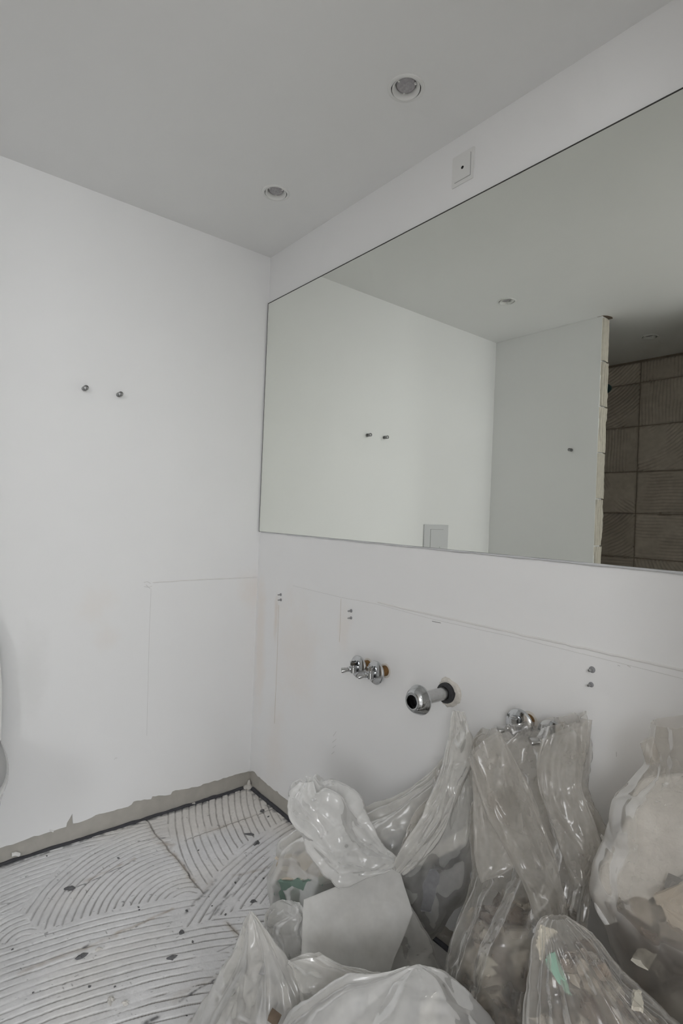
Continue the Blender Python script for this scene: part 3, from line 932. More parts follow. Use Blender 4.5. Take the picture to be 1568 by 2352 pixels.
# ------------------------------------------------------------------ drain pipe
e = empty('drain_pipe', (1.075, 0, .704))
tag(e, 'chrome drain pipe with bell shaped flange sticking out of the wall', 'drain pipe')
o = lambda s: (1.075, -s, .704)
rr_ = np.random.default_rng(5)
mb = MB()
n = 30
V = []; F = []
for s, r0 in ((-.002, .041), (.003, .039), (.007, .034), (.008, .024)):
    for k in range(n):
        a = 2*math.pi*k/n
        j = 1+.07*math.sin(3*a+1)+.05*rr_.normal()
        V.append((1.075+r0*j*math.cos(a)+.004, -s, .704+r0*j*math.sin(a)))
for i in range(3):
    for k in range(n):
        F.append((i*n+k, i*n+(k+1) % n, (i+1)*n+(k+1) % n, (i+1)*n+k))
mesh_obj('cement_collar', V, F, M['cement'], e, False)
MB().lathe(o(.004), (0, -1, 0), [(0, .024), (.001, .0275), (.005, .0285), (.008, .0272), (.011, .0285), (.015, .0275), (.0165, .0225), (.0165, .0185)], 40, True, False).build('rubber_seal', M['rubber'], e, True, auto=40)
MB().lathe(o(0), (0, -1, 0), [(0, .0172), (.140, .0172)], 40, False, False).build('tube', M['chrome_dull'], e, True)
MB().lathe(o(.116), (0, -1, 0), [(.002, .018), (.000, .034), (.0012, .0392), (.005, .0400), (.007, .0396), (.0085, .0385), (.016, .0362), (.024, .0320), (.0315, .0262), (.0325, .0240), (.0340, .0236), (.0345, .0205), (.0335, .0180), (.012, .0172)], 56, False, False).build('flange', M['chrome'], e, True, auto=38)
MB().lathe(o(.100), (0, -1, 0), [(.022, .0172), (.024, .0150), (.012, .014), (.010, .001)], 30, False, True).build('inner_sleeve', M['dark'], e, True)

# ------------------------------------------------------------------ teal cap in the shower
q = on_plane(1402, 893, 1, -YS); q[1] = YS
e = MB().lathe((q[0]-.02, YS-.004, q[2]), (0, 1, 0), [(0, .032), (.012, .032), (.014, .026), (.013, .022), (.016, .008)], 24).build('pipe_cap', M['teal'], None, True, auto=40)
tag(e, 'round teal pipe cap on the dark shower wall beside the partition', 'pipe cap')

# ------------------------------------------------------------------ rubble bags
FDIR = np.array([-AX_D[0], -AX_D[1], 0.0]); FDIR /= np.linalg.norm(FDIR)   # towards the viewer, level

def floor_py(px, depth):
    return 1176+FPX/AX_U[2]*(CAM[2]/depth+AX_D[2]+(px-784)/FPX*AX_R[2])

def resample(C, n, linear=False):
    C = np.asarray(C, float); m = len(C)
    t = np.linspace(0, m-1, n); i = np.minimum(t.astype(int), m-2); f = (t-i)[:, None]
    p1 = C[i]; p2 = C[i+1]
    if linear:
        return p1+(p2-p1)*f
    p0 = C[np.maximum(i-1, 0)]; p3 = C[np.minimum(i+2, m-1)]
    m1 = (p2-p0)*.42; m2 = (p3-p1)*.42
    return (2*f**3-3*f**2+1)*p1+(f**3-2*f**2+f)*m1+(-2*f**3+3*f**2)*p2+(f**3-f**2)*m2

def rows_world(rows):
    """(Lx, Ly, Rx, Ry, depthL, depthR, front, back) -> left point, right point, front, back; Ly None = on the floor"""
    out = []
    for lx, ly, rx, ry, dl, dr, fr, bk in rows:
        if ly is None:
            ly = floor_py(lx, dl)-6; ry = floor_py(rx, dr)-6
        out.append(np.concatenate([at(lx, ly, dl), at(rx, ry, dr), [fr, bk]]))
    return np.array(out)

def surf_normals(P, wrap=True):
    du = np.gradient(P, axis=0)
    dv = (np.roll(P, -1, 1)-np.roll(P, 1, 1))/2 if wrap else np.gradient(P, axis=1)
    n = np.cross(dv, du)
    return n/(np.linalg.norm(n, axis=2, keepdims=True)+1e-9)

def cells(P, k, stretch, rg):
    """nearest and second nearest cell distance over a surface"""
    q = (P.reshape(-1, 3)/np.asarray(stretch)).astype(np.float32)
    s = q[rg.choice(len(q), min(k, len(q)), replace=False)]
    d2 = (q**2).sum(1)[:, None]+(s**2).sum(1)[None]-2*q@s.T
    idx = np.argpartition(d2, 1, axis=1)[:, :2]
    dd = np.sqrt(np.maximum(np.take_along_axis(d2, idx, 1), 0))
    o = np.argsort(dd, axis=1)
    dd = np.take_along_axis(dd, o, 1); idx = np.take_along_axis(idx, o, 1)
    return dd[:, 0].reshape(P.shape[:2]), dd[:, 1].reshape(P.shape[:2]), idx[:, 0].reshape(P.shape[:2])

def tri(x):
    return np.abs((x % 1)-.5)*4-1

def loft(name, rows, parent, mat, nu=90, nv=120, folds=(), crump=(.006, 60), fine=(.002, 260), crease=.002, stretch=(1, 1, 1), seed=1,
         linear=False, cap0=False, cap1=False, square=.85, taper=None, col=None, smooth=True, rimwave=0.0, sheet=0.0, slam=.05):
    rg = np.random.default_rng(seed)
    R = resample(rows_world(rows), nu, linear)
    th = np.linspace(0, 2*np.pi, nv, endpoint=False)
    c = np.sign(np.cos(th))*np.abs(np.cos(th))**square
    s = np.sign(np.sin(th))*np.abs(np.sin(th))**square
    Mid = (R[:, :3]+R[:, 3:6])/2; A = (R[:, 3:6]-R[:, :3])/2
    B = np.where(s > 0, 1, 0)[None]*R[:, 6:7]+np.where(s > 0, 0, 1)[None]*R[:, 7:8]
    P = Mid[:, None]+A[:, None]*c[None, :, None]+(B*s[None])[..., None]*FDIR
    u = np.linspace(0, 1, nu)[:, None]; v = (th/(2*np.pi))[None]
    n = surf_normals(P)
    size = np.linalg.norm(A, axis=1)[:, None]
    size = np.minimum(size, .5*(np.abs(R[:, 6])+np.abs(R[:, 7]))[:, None]*1.4+.01)
    damp = np.clip(size/.05, .10, 1)
    uv = np.stack([np.broadcast_to(np.cos(th)[None]*.9, (nu, nv)), np.broadcast_to(np.sin(th)[None]*.9, (nu, nv)), np.broadcast_to(u*1.6, (nu, nv))], -1)
    D = np.zeros((nu, nv))
    for cnt, a0, a1, tw, ph in folds:
        w = VN(uv+seed, .45)*.9/max(cnt, 1)*2.2
        wave = tri(cnt*v+ph+tw*u+w)
        wave = np.sign(wave)*np.abs(wave)**.8
        D += 2.0*(a0+(a1-a0)*u)*wave*(.6+.6*(VN(uv+seed*3.1, .6)*.5+.5))
    W = .02*np.stack([VN(P+3.1*seed, .09), VN(P+5.7*seed, .09), VN(P+9.3*seed, .09)], -1)
    Q = (P+W)/np.asarray(stretch)
    lam = 1.1/math.sqrt(max(crump[1], 1))
    for k in range(4):
        if not crump[0]: break
        kv = rg.normal(size=3); kv /= np.linalg.norm(kv)
        t = tri(Q@kv/(lam*rg.uniform(.7, 1.5))+rg.uniform())
        D += crump[0]*1.15*t*smooth01(VN(P+rg.uniform(0, 9), .13), -.35, .45)
    lam = .75/math.sqrt(max(fine[1], 1))
    for k in range(4):
        if not fine[0]: break
        kv = rg.normal(size=3); kv /= np.linalg.norm(kv)
        t = tri((Q+W*.6)@kv/(lam*rg.uniform(.6, 1.6))+rg.uniform())
        D += fine[0]*1.3*t*smooth01(VN(P+rg.uniform(0, 9), .06), .0, .6)
    if crease:
        f1, f2, _ = cells(P+W, crump[1], stretch, rg)
        D += crease*np.exp(-(f2-f1)/(.045))*smooth01(VN(P+2.2*seed, .1), -.2, .5) if False else crease*np.exp(-(f2-f1)/.004)
    if taper is not None:
        D *= np.interp(np.linspace(0, 1, nu), np.linspace(0, 1, len(taper)), taper)[:, None]
    P = P+n*(D*damp)[..., None]
    if sheet:                                # the film as a whole bends and creases
        Pm = Mid[:, None]+A[:, None]*c[None, :, None]
        nm = np.cross(A, np.gradient(Mid, axis=0)); nm /= np.linalg.norm(nm, axis=1, keepdims=True)+1e-9
        nm = nm*np.sign((nm@(-AX_D)))[:, None]
        Wm = .015*np.stack([VN(Pm+1.3*seed, .07), VN(Pm+4.1*seed, .07), VN(Pm+7.9*seed, .07)], -1)
        S = np.zeros((nu, nv))
        ax_dir = (Mid[-1]-Mid[0])/np.linalg.norm(Mid[-1]-Mid[0])
        for k in range(5):
            kv = rg.normal(size=3); kv -= ax_dir*(kv@ax_dir)*(.75 if k < 3 else .2); kv /= np.linalg.norm(kv)
            t = tri((Pm+Wm)@kv/(slam*rg.uniform(.5, 1.4))+rg.uniform())
            S += (1.0 if k < 3 else .45)*t*smooth01(VN(Pm+rg.uniform(0, 9), .08), -.4, .5)
        S *= sheet*.5*np.clip(np.linalg.norm(A, axis=1)/.03, .15, 1)[:, None]
        P = P+nm[:, None]*S[..., None]
    if rimwave:
        k = np.clip((u-.86)/.14, 0, 1)
        P[..., 2] += k*rimwave*(VN(uv*3+seed, .5)+.6*tri(3*v+.3*seed))
    P[..., 2] = np.maximum(P[..., 2], .0045)
    P[..., 1] = np.minimum(P[..., 1], -.009)
    F = grid_faces(nu, nv, True)
    V = P.reshape(-1, 3)
    faces = [tuple(f) for f in F]
    if cap0: faces.append(tuple(range(nv))[::-1])
    if cap1: faces.append(tuple(range((nu-1)*nv, nu*nv)))
    loc = tuple(Mid[0]) if parent is None else None
    return mesh_obj(name, V, faces, mat, parent, smooth, col, loc)

from mathutils.bvhtree import BVHTree
_bvh = {}
def fd(body, px, py, off, default=1.0):
    """distance of a bag's skin in a photo direction, plus an offset into the bag"""
    if body.name not in _bvh:
        _bvh[body.name] = BVHTree.FromPolygons([tuple(v.co) for v in body.data.vertices], [tuple(p.vertices) for p in body.data.polygons])
    v = ray(px, py); L = np.linalg.norm(v)
    h = _bvh[body.name].ray_cast(Vector(CAM), Vector(v/L))
    return (h[3]/L if h[0] is not None else default)+off

def inside(body, px, py, off, default=1.0):
    return at(px, py, fd(body, px, py, off, default))

PAL = {
    'pale': [(.66, .63, .58), (.74, .72, .67), (.56, .53, .48), (.70, .66, .58), (.44, .41, .37), (.62, .60, .57)],
    'brown': [(.50, .45, .39), (.34, .28, .23), (.60, .55, .48), (.17, .13, .10), (.42, .37, .32), (.66, .62, .56), (.26, .22, .19)],
    'grey': [(.42, .43, .44), (.30, .31, .32), (.55, .55, .55), (.22, .22, .23), (.62, .61, .60)],
    'white': [(.78, .78, .77), (.70, .70, .69), (.82, .81, .80), (.60, .60, .60), (.74, .74, .75)],
}
def pile(name, rows, pal, label, parent=None, shrink=.90, fshrink=.86, seed=3, k=110, amp=.016, top=.35, skin=None):
    """packed broken plaster filling a bag: every lump its own tone and step"""
    rg = np.random.default_rng(seed)
    rr = []
    for q in rows:
        lx, ly, rx, ry, dl, dr, fr, bk = q
        cx = (lx+rx)/2; hw = (rx-lx)/2*shrink
        rr.append((cx-hw, ly, cx+hw, ry, dl-.01, dr-.01, fr*fshrink-.004, bk*.7))
    lx, ly, rx, ry, dl, dr, fr, bk = rr[-1]
    cx = (lx+rx)/2; hw = (rx-lx)/2*top
    rr.append((cx-hw, ly-14, cx+hw, ry-14, dl-.02, dr-.02, fr*top, bk*top))
    R = resample(rows_world(rr), 46, False)
    nv = 90
    th = np.linspace(0, 2*np.pi, nv, endpoint=False)
    c = np.cos(th); s = np.sin(th)
    Mid = (R[:, :3]+R[:, 3:6])/2; A = (R[:, 3:6]-R[:, :3])/2
    B = np.where(s > 0, 1, 0)[None]*R[:, 6:7]+np.where(s > 0, 0, 1)[None]*R[:, 7:8]
    P = Mid[:, None]+A[:, None]*c[None, :, None]+(B*s[None])[..., None]*FDIR
    n = -surf_normals(P)
    f1, f2, ci = cells(P, k, (1, 1, 1), rg)
    ncell = ci.max()+1
    off = rg.uniform(-1, .25, ncell)
    tone = np.array(PAL[pal])[rg.integers(0, len(PAL[pal]), ncell)]*rg.uniform(.85, 1.1, (ncell, 1))
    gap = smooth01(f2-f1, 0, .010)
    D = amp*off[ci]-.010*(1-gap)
    P = P+n*D[..., None]
    if skin is not None:                     # keep the fill inside the film
        fd(skin, 784, 1176, 0)
        bv = _bvh[skin.name]
        for iu in range(P.shape[0]):
            for iv in range(nv):
                p = Vector(P[iu, iv])
                loc, nr, _, dist = bv.find_nearest(p)
                if loc is not None and (p-loc).dot(nr) < .007:
                    P[iu, iv] = loc+nr*(.007+.004*((iu*7+iv*3) % 5)/5)
    P[..., 2] = np.maximum(P[..., 2], .004)
    P[..., 1] = np.minimum(P[..., 1], -.012)
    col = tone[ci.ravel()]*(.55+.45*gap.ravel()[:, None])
    faces = [tuple(f) for f in grid_faces(46, nv, True)]
    faces.append(tuple(range(nv))[::-1]); faces.append(tuple(range(45*nv, 46*nv)))
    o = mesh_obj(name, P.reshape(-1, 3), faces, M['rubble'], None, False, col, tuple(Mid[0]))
    tag(o, label, 'rubble', kind='stuff')
    return o

_ch = [0]
def chunk(name, p, size, rot, mat, label, cat='rubble', group=None, npt=14, boxy=.6):
    """angular broken lump"""
    _ch[0] += 1
    rg = np.random.default_rng(500+_ch[0])
    pts = rg.uniform(-1, 1, (npt, 3))
    if boxy:
        cor = np.array([(a, b, c) for a in (-1, 1) for b in (-1, 1) for c in (-1, 1)])*rg.uniform(.72, 1.0, (8, 3))
        pts = np.concatenate([cor*boxy/.6*.85, pts*.8])
    pts = pts*np.array(size)/2
    from mathutils import Euler
    Rm = np.array(Euler([math.radians(a) for a in rot]).to_matrix())
    pts = pts@Rm.T
    bm = bmesh.new()
    vs = [bm.verts.new(tuple(q)) for q in pts]
    res = bmesh.ops.convex_hull(bm, input=vs)
    bmesh.ops.delete(bm, geom=[g for g in res['geom_interior'] if isinstance(g, bmesh.types.BMVert)], context='VERTS')
    me = bpy.data.meshes.new(name); bm.to_mesh(me); bm.free()
    me.materials.append(mat)
    o = bpy.data.objects.new(name, me); COL.objects.link(o); o.location = tuple(float(x) for x in p)
    tag(o, label, cat, group)
    return o

def board(name, corners, thick, mat, label, cat='board', seed=1, rag=.003, parent=None, n=9):
    """flat broken sheet: corner points (world), ragged rim"""
    rg = np.random.default_rng(seed)
    C = [np.array(c) for c in corners]
    pts = []
    for a, b in zip(C, C[1:]+C[:1]):
        for k in range(n):
            pts.append(a+(b-a)*k/n+(rg.normal(0, rag, 3) if k else 0))
    nrm = np.cross(C[1]-C[0], C[2]-C[0]); nrm /= np.linalg.norm(nrm)
    if nrm@(C[0]-CAM) < 0: nrm = -nrm          # thickness goes into the bag
    V = pts+[p+nrm*thick for p in pts]
    m = len(pts)
    F = [tuple(range(m))[::-1], tuple(range(m, 2*m))]+[(i, (i+1) % m, m+(i+1) % m, m+i) for i in range(m)]
    o = mesh_obj(name, V, F, mat, parent, False, loc=tuple(C[0]) if parent is None else None)
    if parent is None: tag(o, label, cat)
    return o

def bag(label, p):
    e = empty('rubble_bag', (p[0], p[1], 0.0))
    tag(e, label, 'plastic bag', 'rubble bags piled in the corner')
    return e

# ---- bag A: tied bag at the back, twin ears and a square flap
rA = [(655, None, 975, None, 1.55, 1.46, .08, .05), (634, 2110, 1000, 2118, 1.55, 1.45, .11, .05), (621, 2050, 1060, 2058, 1.54, 1.43, .12, .04), (623, 1998, 1086, 1975, 1.53, 1.42, .12, .04),
      (645, 1940, 1091, 1905, 1.50, 1.40, .10, .04), (735, 1893, 1090, 1838, 1.50, 1.41, .07, .03), (858, 1862, 1086, 1780, 1.48, 1.42, .04, .02), (965, 1800, 1083, 1735, 1.46, 1.43, .025, .015), (1022, 1745, 1078, 1700, 1.45, 1.43, .004, .01)]
A = bag('milky rubble bag tied at the neck with a pale square flap hanging down', at(840, 2100, 1.45))
bA = loft('bag_body', rA, A, M['film'], 100, 150, folds=[(9, .003, .006, 1.2, .1), (17, .002, .004, -.8, .4)], crump=(.007, 70), fine=(.0016, 300), seed=11, cap0=True)
loft('neck_frill', [(893, 2000, 914, 1976, 1.27, 1.29, .010, .010), (838, 2012, 882, 1944, 1.27, 1.32, .020, .018), (778, 2004, 853, 1898, 1.28, 1.35, .034, .03), (733, 1966, 826, 1860, 1.30, 1.37, .045, .035), (690, 1910, 800, 1826, 1.32, 1.38, .048, .035),
      (661, 1868, 768, 1808, 1.33, 1.38, .042, .03), (664, 1828, 742, 1812, 1.34, 1.38, .032, .025), (690, 1795, 722, 1786, 1.35, 1.37, .016, .012)], A, M['film_dense'], 110, 130,
     folds=[(5, .004, .009, .5, .2), (9, .001, .004, -.6, .7)], crump=(.008, 34), fine=(.0018, 240), crease=.003, seed=12, square=.9, sheet=.02, slam=.10)
loft('neck_ear', [(898, 1990, 924, 2006, 1.28, 1.26, .010, .008), (936, 1930, 972, 1960, 1.28, 1.25, .014, .008), (972, 1872, 1020, 1900, 1.30, 1.27, .014, .008), (1006, 1796, 1050, 1832, 1.33, 1.30, .013, .008), (1024, 1730, 1078, 1750, 1.36, 1.33, .004, .008),
      (1036, 1668, 1084, 1700, 1.38, 1.35, .010, .008), (1042, 1633, 1062, 1636, 1.39, 1.38, .006, .005)], A, M['film'], 110, 110, folds=[(3, .008, .008, .5, .3), (6, .005, .006, -.4, .1)], crump=(.008, 50), fine=(.0016, 240), stretch=(1, 1, 2.5), crease=.002, seed=13, sheet=.020, slam=.05)
loft('neck_ear', [(900, 1985, 915, 1998, 1.31, 1.29, .008, .008), (926, 1930, 950, 1950, 1.32, 1.30, .010, .008), (948, 1880, 985, 1905, 1.34, 1.31, .004, .008), (985, 1830, 1012, 1850, 1.36, 1.33, .010, .008), (998, 1785, 1022, 1800, 1.37, 1.35, .008, .006), (999, 1766, 1016, 1768, 1.38, 1.37, .004, .004)],
     A, M['film_clear'], 70, 80, folds=[(4, .003, .004, .6, .3)], crump=(.004, 40), fine=(.001, 160), seed=14, sheet=.016, slam=.03)
loft('hanging_flap', [(884, 1985, 913, 1984, 1.275, 1.275, .003, .003), (862, 1998, 917, 1996, 1.27, 1.27, .003, .003), (782, 2032, 927, 2030, 1.258, 1.258, .003, .003), (697, 2066, 937, 2064, 1.245, 1.243, .003, .003), (694, 2096, 946, 2096, 1.234, 1.23, .003, .003), (692, 2200, 906, 2200, 1.195, 1.19, .003, .003), (690, 2322, 864, 2328, 1.15, 1.145, .003, .003)],
     A, M['film_matte'], 130, 130, crump=(.004, 30), fine=(.001, 200), crease=.0008, seed=15, linear=True, square=.5, sheet=.0024, slam=.2)
MB().lathe(at(905, 1990, 1.30), FDIR+np.array([0, 0, .2]), [(-.02, .010), (-.008, .017), (.004, .014), (.016, .017), (.026, .010)], 18).build('knot', M['film_dense'], A, True)
pA = rA[:4]+[(660, 1960, 1075, 1930, 1.50, 1.40, .08, .04)]
pile('plaster_rubble', pA, 'grey', 'grey broken mortar filling the tied bag under the square flap', seed=21, k=90, skin=bA)
board('plasterboard_piece', [inside(bA, 632, 2025, .004, 1.395), inside(bA, 742, 2020, .004, 1.36), inside(bA, 738, 2110, .004, 1.36), inside(bA, 634, 2100, .004, 1.395)], .010, M['green_dark'], 'deep green plasterboard piece showing inside the left of the tied bag', seed=4)
board('board_piece', [inside(bA, 636, 1965, .004, 1.43), inside(bA, 742, 1955, .004, 1.39), inside(bA, 748, 2020, .004, 1.385), inside(bA, 632, 2022, .004, 1.42)], .010, M['beige'], 'beige board piece inside the tied bag above the green one', seed=5)
board('plaster_slab', [inside(bA, 920, 1990, .004, 1.33), inside(bA, 1092, 1885, .004, 1.335), inside(bA, 1086, 1925, .004, 1.30), inside(bA, 1000, 1975, .004, 1.29), inside(bA, 925, 1998, .004, 1.30)], .004, M['insul'], 'white plaster slab under the right ear of the tied bag', seed=6, rag=.002)
board('mortar_sheet', [inside(bA, 928, 2010, .004, 1.285), inside(bA, 1060, 1985, .004, 1.285), inside(bA, 1050, 2050, .004, 1.265), inside(bA, 1000, 2098, .004, 1.255), inside(bA, 945, 2090, .004, 1.255)], .010, M['greydeb'], 'dark grey mortar sheet inside the right side of the tied bag', seed=7)

# ---- bag B: pale cone behind the front bag
rB = [(650, None, 1085, None, 1.27, 1.25, .06, .04), (640, 2400, 1085, 2400, 1.27, 1.25, .06, .04), (655, 2300, 1064, 2300, 1.27, 1.25, .06, .04), (668, 2232, 1030, 2240, 1.27, 1.255, .05, .03), (692, 2180, 990, 2170, 1.27, 1.265, .04, .02), (775, 2118, 955, 2108, 1.27, 1.27, .025, .012), (860, 2062, 932, 2068, 1.275, 1.275, .004, .008), (895, 2034, 913, 2042, 1.275, 1.275, .004, .004)]
Bb = bag('pale smooth rubble bag with cone shaped top behind the square flap', at(880, 2300, 1.15))
bB = loft('bag_body', rB, Bb, M['film'], 90, 130, folds=[(6, .003, .002, .5, .2)], crump=(.006, 50), fine=(.0014, 240), seed=31, cap0=True)
loft('film_tip', [(700, 2300, 880, 2300, 1.06, 1.05, .02, .01), (684, 2240, 880, 2245, 1.07, 1.06, .02, .01), (672, 2218, 800, 2222, 1.08, 1.07, .004, .006), (664, 2204, 740, 2192, 1.09, 1.08, .006, .004)], Bb, M['film'], 50, 90, folds=[(4, .003, .003, .3, .6)], crump=(.005, 30), fine=(.0014, 160), seed=32, sheet=.014, slam=.06)
pile('plaster_rubble', rB[:5], 'white', 'whitish rubble filling the cone topped bag', seed=33, k=70, shrink=.86, fshrink=.7, skin=bB)
board('board_piece', [inside(bB, 838, 2090, .004, 1.215), inside(bB, 905, 2085, .004, 1.21), inside(bB, 880, 2230, .004, 1.125), inside(bB, 800, 2225, .004, 1.13)], .008, M['cream'], 'cream board piece glimpsed behind the square flap', seed=8)

# ---- bag C: front left bag with a pointed ear
rC = [(440, None, 740, None, 1.26, 1.10, .07, .04), (428, 2360, 720, 2360, 1.26, 1.10, .07, .04), (462, 2296, 698, 2292, 1.25, 1.11, .065, .035), (504, 2232, 668, 2228, 1.24, 1.13, .05, .025), (535, 2186, 640, 2184, 1.23, 1.15, .035, .015), (551, 2147, 617, 2146, 1.22, 1.17, .022, .010), (563, 2112, 594, 2112, 1.21, 1.19, .010, .006), (573, 2094, 579, 2096, 1.20, 1.20, .003, .003)]
Cc = bag('front left rubble bag rising to a sharp pointed ear beside the combed floor', at(570, 2352, 1.18))
bC = loft('bag_body', rC, Cc, M['film'], 100, 130, folds=[(7, .004, .005, .4, .15), (12, .002, .003, -.3, .5)], crump=(.006, 45), fine=(.0014, 240), stretch=(1, 1, 2.2), seed=41, cap0=True)
loft('film_ear', [(612, 2230, 705, 2225, 1.27, 1.25, .02, .015), (600, 2160, 700, 2150, 1.30, 1.28, .03, .015), (602, 2108, 699, 2104, 1.32, 1.30, .03, .012), (622, 2080, 696, 2088, 1.33, 1.31, .02, .008), (645, 2067, 676, 2072, 1.34, 1.33, .008, .004)], Cc, M['film_dense'], 70, 100, folds=[(5, .004, .004, .5, .3)], crump=(.009, 50), fine=(.003, 260), crease=.003, seed=42, sheet=.012, slam=.04)
pile('plaster_rubble', rC[:4], 'white', 'whitish rubble low inside the bag with the pointed ear', seed=43, k=60, shrink=.78, fshrink=.55, skin=bC)
chunk('brick_chip', inside(bC, 630, 2336, -.012, 1.06), (.028, .022, .018), (10, 20, 30), M['brown'], 'small brown chip between the pointed bag and the front bag')

# ---- bag E: front domed bag
rE = [(560, None, 1200, None, .99, .96, .12, .08), (575, 2700, 1190, 2700, .99, .96, .13, .08), (600, 2500, 1165, 2500, 1.0, .97, .13, .06), (640, 2362, 1128, 2360, 1.0, .98, .12, .04), (705, 2304, 1082, 2298, 1.0, .98, .09, .02), (790, 2266, 1040, 2258, 1.0, .99, .055, .012), (870, 2240, 1005, 2230, 1.0, .99, .020, .006), (930, 2220, 968, 2217, 1.0, 1.0, .006, .003)]
Ee = bag('domed white rubble bag at the bottom centre in front', at(880, 2400, .95))
bE = loft('bag_body', rE, Ee, M['film_dense'], 100, 150, folds=[(7, .004, .003, .5, .3)], crump=(.007, 50), fine=(.0015, 240), seed=51, cap0=True)
pile('plaster_rubble', rE[:5], 'white', 'white rubble filling the domed front bag', seed=53, k=70, shrink=.9, fshrink=.82, skin=bE)
board('board_piece', [inside(bE, 965, 2300, .004, .90), inside(bE, 1008, 2282, .004, .905), inside(bE, 1000, 2400, .004, .865), inside(bE, 955, 2400, .004, .865)], .01, M['insul'], 'white board edge standing inside the domed front bag', seed=9)
chunk('mortar_lump', inside(bE, 900, 2352, .025, .855), (.05, .03, .03), (0, 30, 20), M['greydeb'], 'grey mortar lump showing through the domed front bag')

# ---- bag F: tall clear bag against the mirror wall
rF = [(1010, None, 1300, None, 1.16, 1.10, .08, .05), (1018, 2400, 1310, 2400, 1.16, 1.10, .08, .05), (1028, 2280, 1320, 2280, 1.17, 1.11, .08, .05), (1040, 2160, 1330, 2160, 1.19, 1.12, .075, .04), (1062, 2084, 1345, 2080, 1.22, 1.13, .07, .03), (1080, 2015, 1362, 2000, 1.26, 1.14, .06, .02), (1086, 1945, 1392, 1930, 1.30, 1.15, .05, .015),
      (1086, 1890, 1378, 1895, 1.32, 1.17, .05, .012), (1086, 1835, 1336, 1830, 1.33, 1.20, .05, .012), (1086, 1765, 1334, 1765, 1.34, 1.205, .05, .012), (1086, 1705, 1340, 1692, 1.35, 1.205, .045, .012), (1106, 1684, 1336, 1642, 1.35, 1.21, .04, .012)]
Ff = bag('tall clear rubble bag standing open against the wall under the right valves', at(1170, 2352, 1.12))
bF = loft('bag_body', rF, Ff, M['film_clear'], 140, 150, folds=[(6, .002, .004, 1.6, .25), (13, .002, .006, 2.2, .6)], crump=(.009, 60), fine=(.002, 300), stretch=(1, 1, 2.4), crease=.003, seed=61, cap0=True, rimwave=.008)
loft('film_fold', [(1078, 1740, 1140, 1676, 1.21, 1.20, .010, .006), (1092, 1790, 1178, 1740, 1.18, 1.17, .004, .006), (1112, 1860, 1216, 1820, 1.15, 1.14, .014, .006), (1148, 1930, 1246, 1900, 1.12, 1.10, .014, .006), (1178, 1990, 1274, 1980, 1.09, 1.07, .013, .006), (1206, 2050, 1294, 2050, 1.07, 1.05, .004, .006), (1226, 2110, 1302, 2112, 1.05, 1.03, .008, .006)],
     Ff, M['film_clear'], 110, 100, folds=[(4, .004, .005, .3, .2)], crump=(.004, 40), fine=(.0008, 180), stretch=(1, 1, 2.5), crease=.002, seed=62, sheet=.022, slam=.085)
loft('film_fold', [(1084, 1760, 1120, 1750, 1.22, 1.20, .006, .004), (1086, 1850, 1150, 1850, 1.18, 1.15, .007, .004), (1089, 1940, 1182, 1930, 1.15, 1.12, .008, .004), (1094, 1985, 1190, 1980, 1.13, 1.10, .008, .004), (1099, 2008, 1162, 1999, 1.12, 1.10, .006, .004), (1104, 2028, 1116, 2020, 1.11, 1.11, .002, .002)],
     Ff, M['film_clear'], 80, 80, folds=[(4, .002, .003, .3, .2)], crump=(.003, 30), fine=(.001, 140), seed=63, sheet=.010, slam=.09)
loft('film_fold', [(1245, 1700, 1345, 1655, 1.16, 1.14, .010, .006), (1232, 1760, 1340, 1730, 1.15, 1.13, .004, .006), (1240, 1820, 1335, 1810, 1.14, 1.12, .004, .006), (1262, 1890, 1362, 1890, 1.12, 1.09, .004, .006), (1290, 1960, 1380, 1960, 1.10, 1.06, .010, .006), (1318, 2030, 1385, 2030, 1.07, 1.05, .008, .005)],
     Ff, M['film_clear'], 90, 90, folds=[(4, .004, .005, .5, .8), (7, .003, .003, .2, .1)], crump=(.005, 40), fine=(.001, 180), stretch=(1, 1, 2.5), seed=64, sheet=.020, slam=.085)
pile('plaster_rubble', rF[:5], 'brown', 'brown and beige rubble filling the lower half of the tall clear bag', seed=65, k=130, shrink=.88, fshrink=.8, skin=bF)
chunk('plaster_lump', inside(bF, 1118, 2235, .037, 1.065), (.05, .03, .10), (0, 12, 20), M['cream'], 'long cream plaster lump inside the tall clear bag')
chunk('plaster_lump', inside(bF, 1108, 2310, .034, 1.05), (.045, .03, .06), (10, -20, 40), M['beige'], 'beige plaster lump low in the tall clear bag')
chunk('plaster_lump', inside(bF, 1165, 2175, .049, 1.06), (.07, .03, .08), (10, 30, 0), M['beige'], 'broad beige plaster lump high in the tall clear bag')
chunk('board_lump', inside(bF, 1180, 2320, .049, 1.02), (.07, .03, .08), (0, 10, 10), M['brown'], 'dark brown board lump at the bottom of the tall clear bag')

# ---- bag H: right back bag with white insulation
rH = [(1450, None, 1720, None, .99, .94, .03, .03), (1450, 2360, 1722, 2360, .99, .94, .035, .03), (1415, 2190, 1720, 2190, .99, .935, .06, .03), (1378, 2106, 1718, 2105, .99, .93, .10, .03), (1357, 2052, 1715, 2050, .99, .93, .10, .03), (1368, 1990, 1708, 1990, .995, .935, .10, .03), (1390, 1938, 1700, 1935, 1.0, .94, .095, .025),
      (1399, 1890, 1695, 1885, 1.0, .945, .09, .02), (1408, 1834, 1685, 1830, 1.01, .95, .075, .02), (1434, 1803, 1668, 1795, 1.01, .955, .06, .015), (1462, 1775, 1645, 1765, 1.01, .96, .05, .012), (1482, 1752, 1622, 1742, 1.01, .97, .045, .012), (1490, 1702, 1616, 1692, 1.01, .97, .045, .012), (1491, 1660, 1612, 1640, 1.01, .97, .04, .012)]
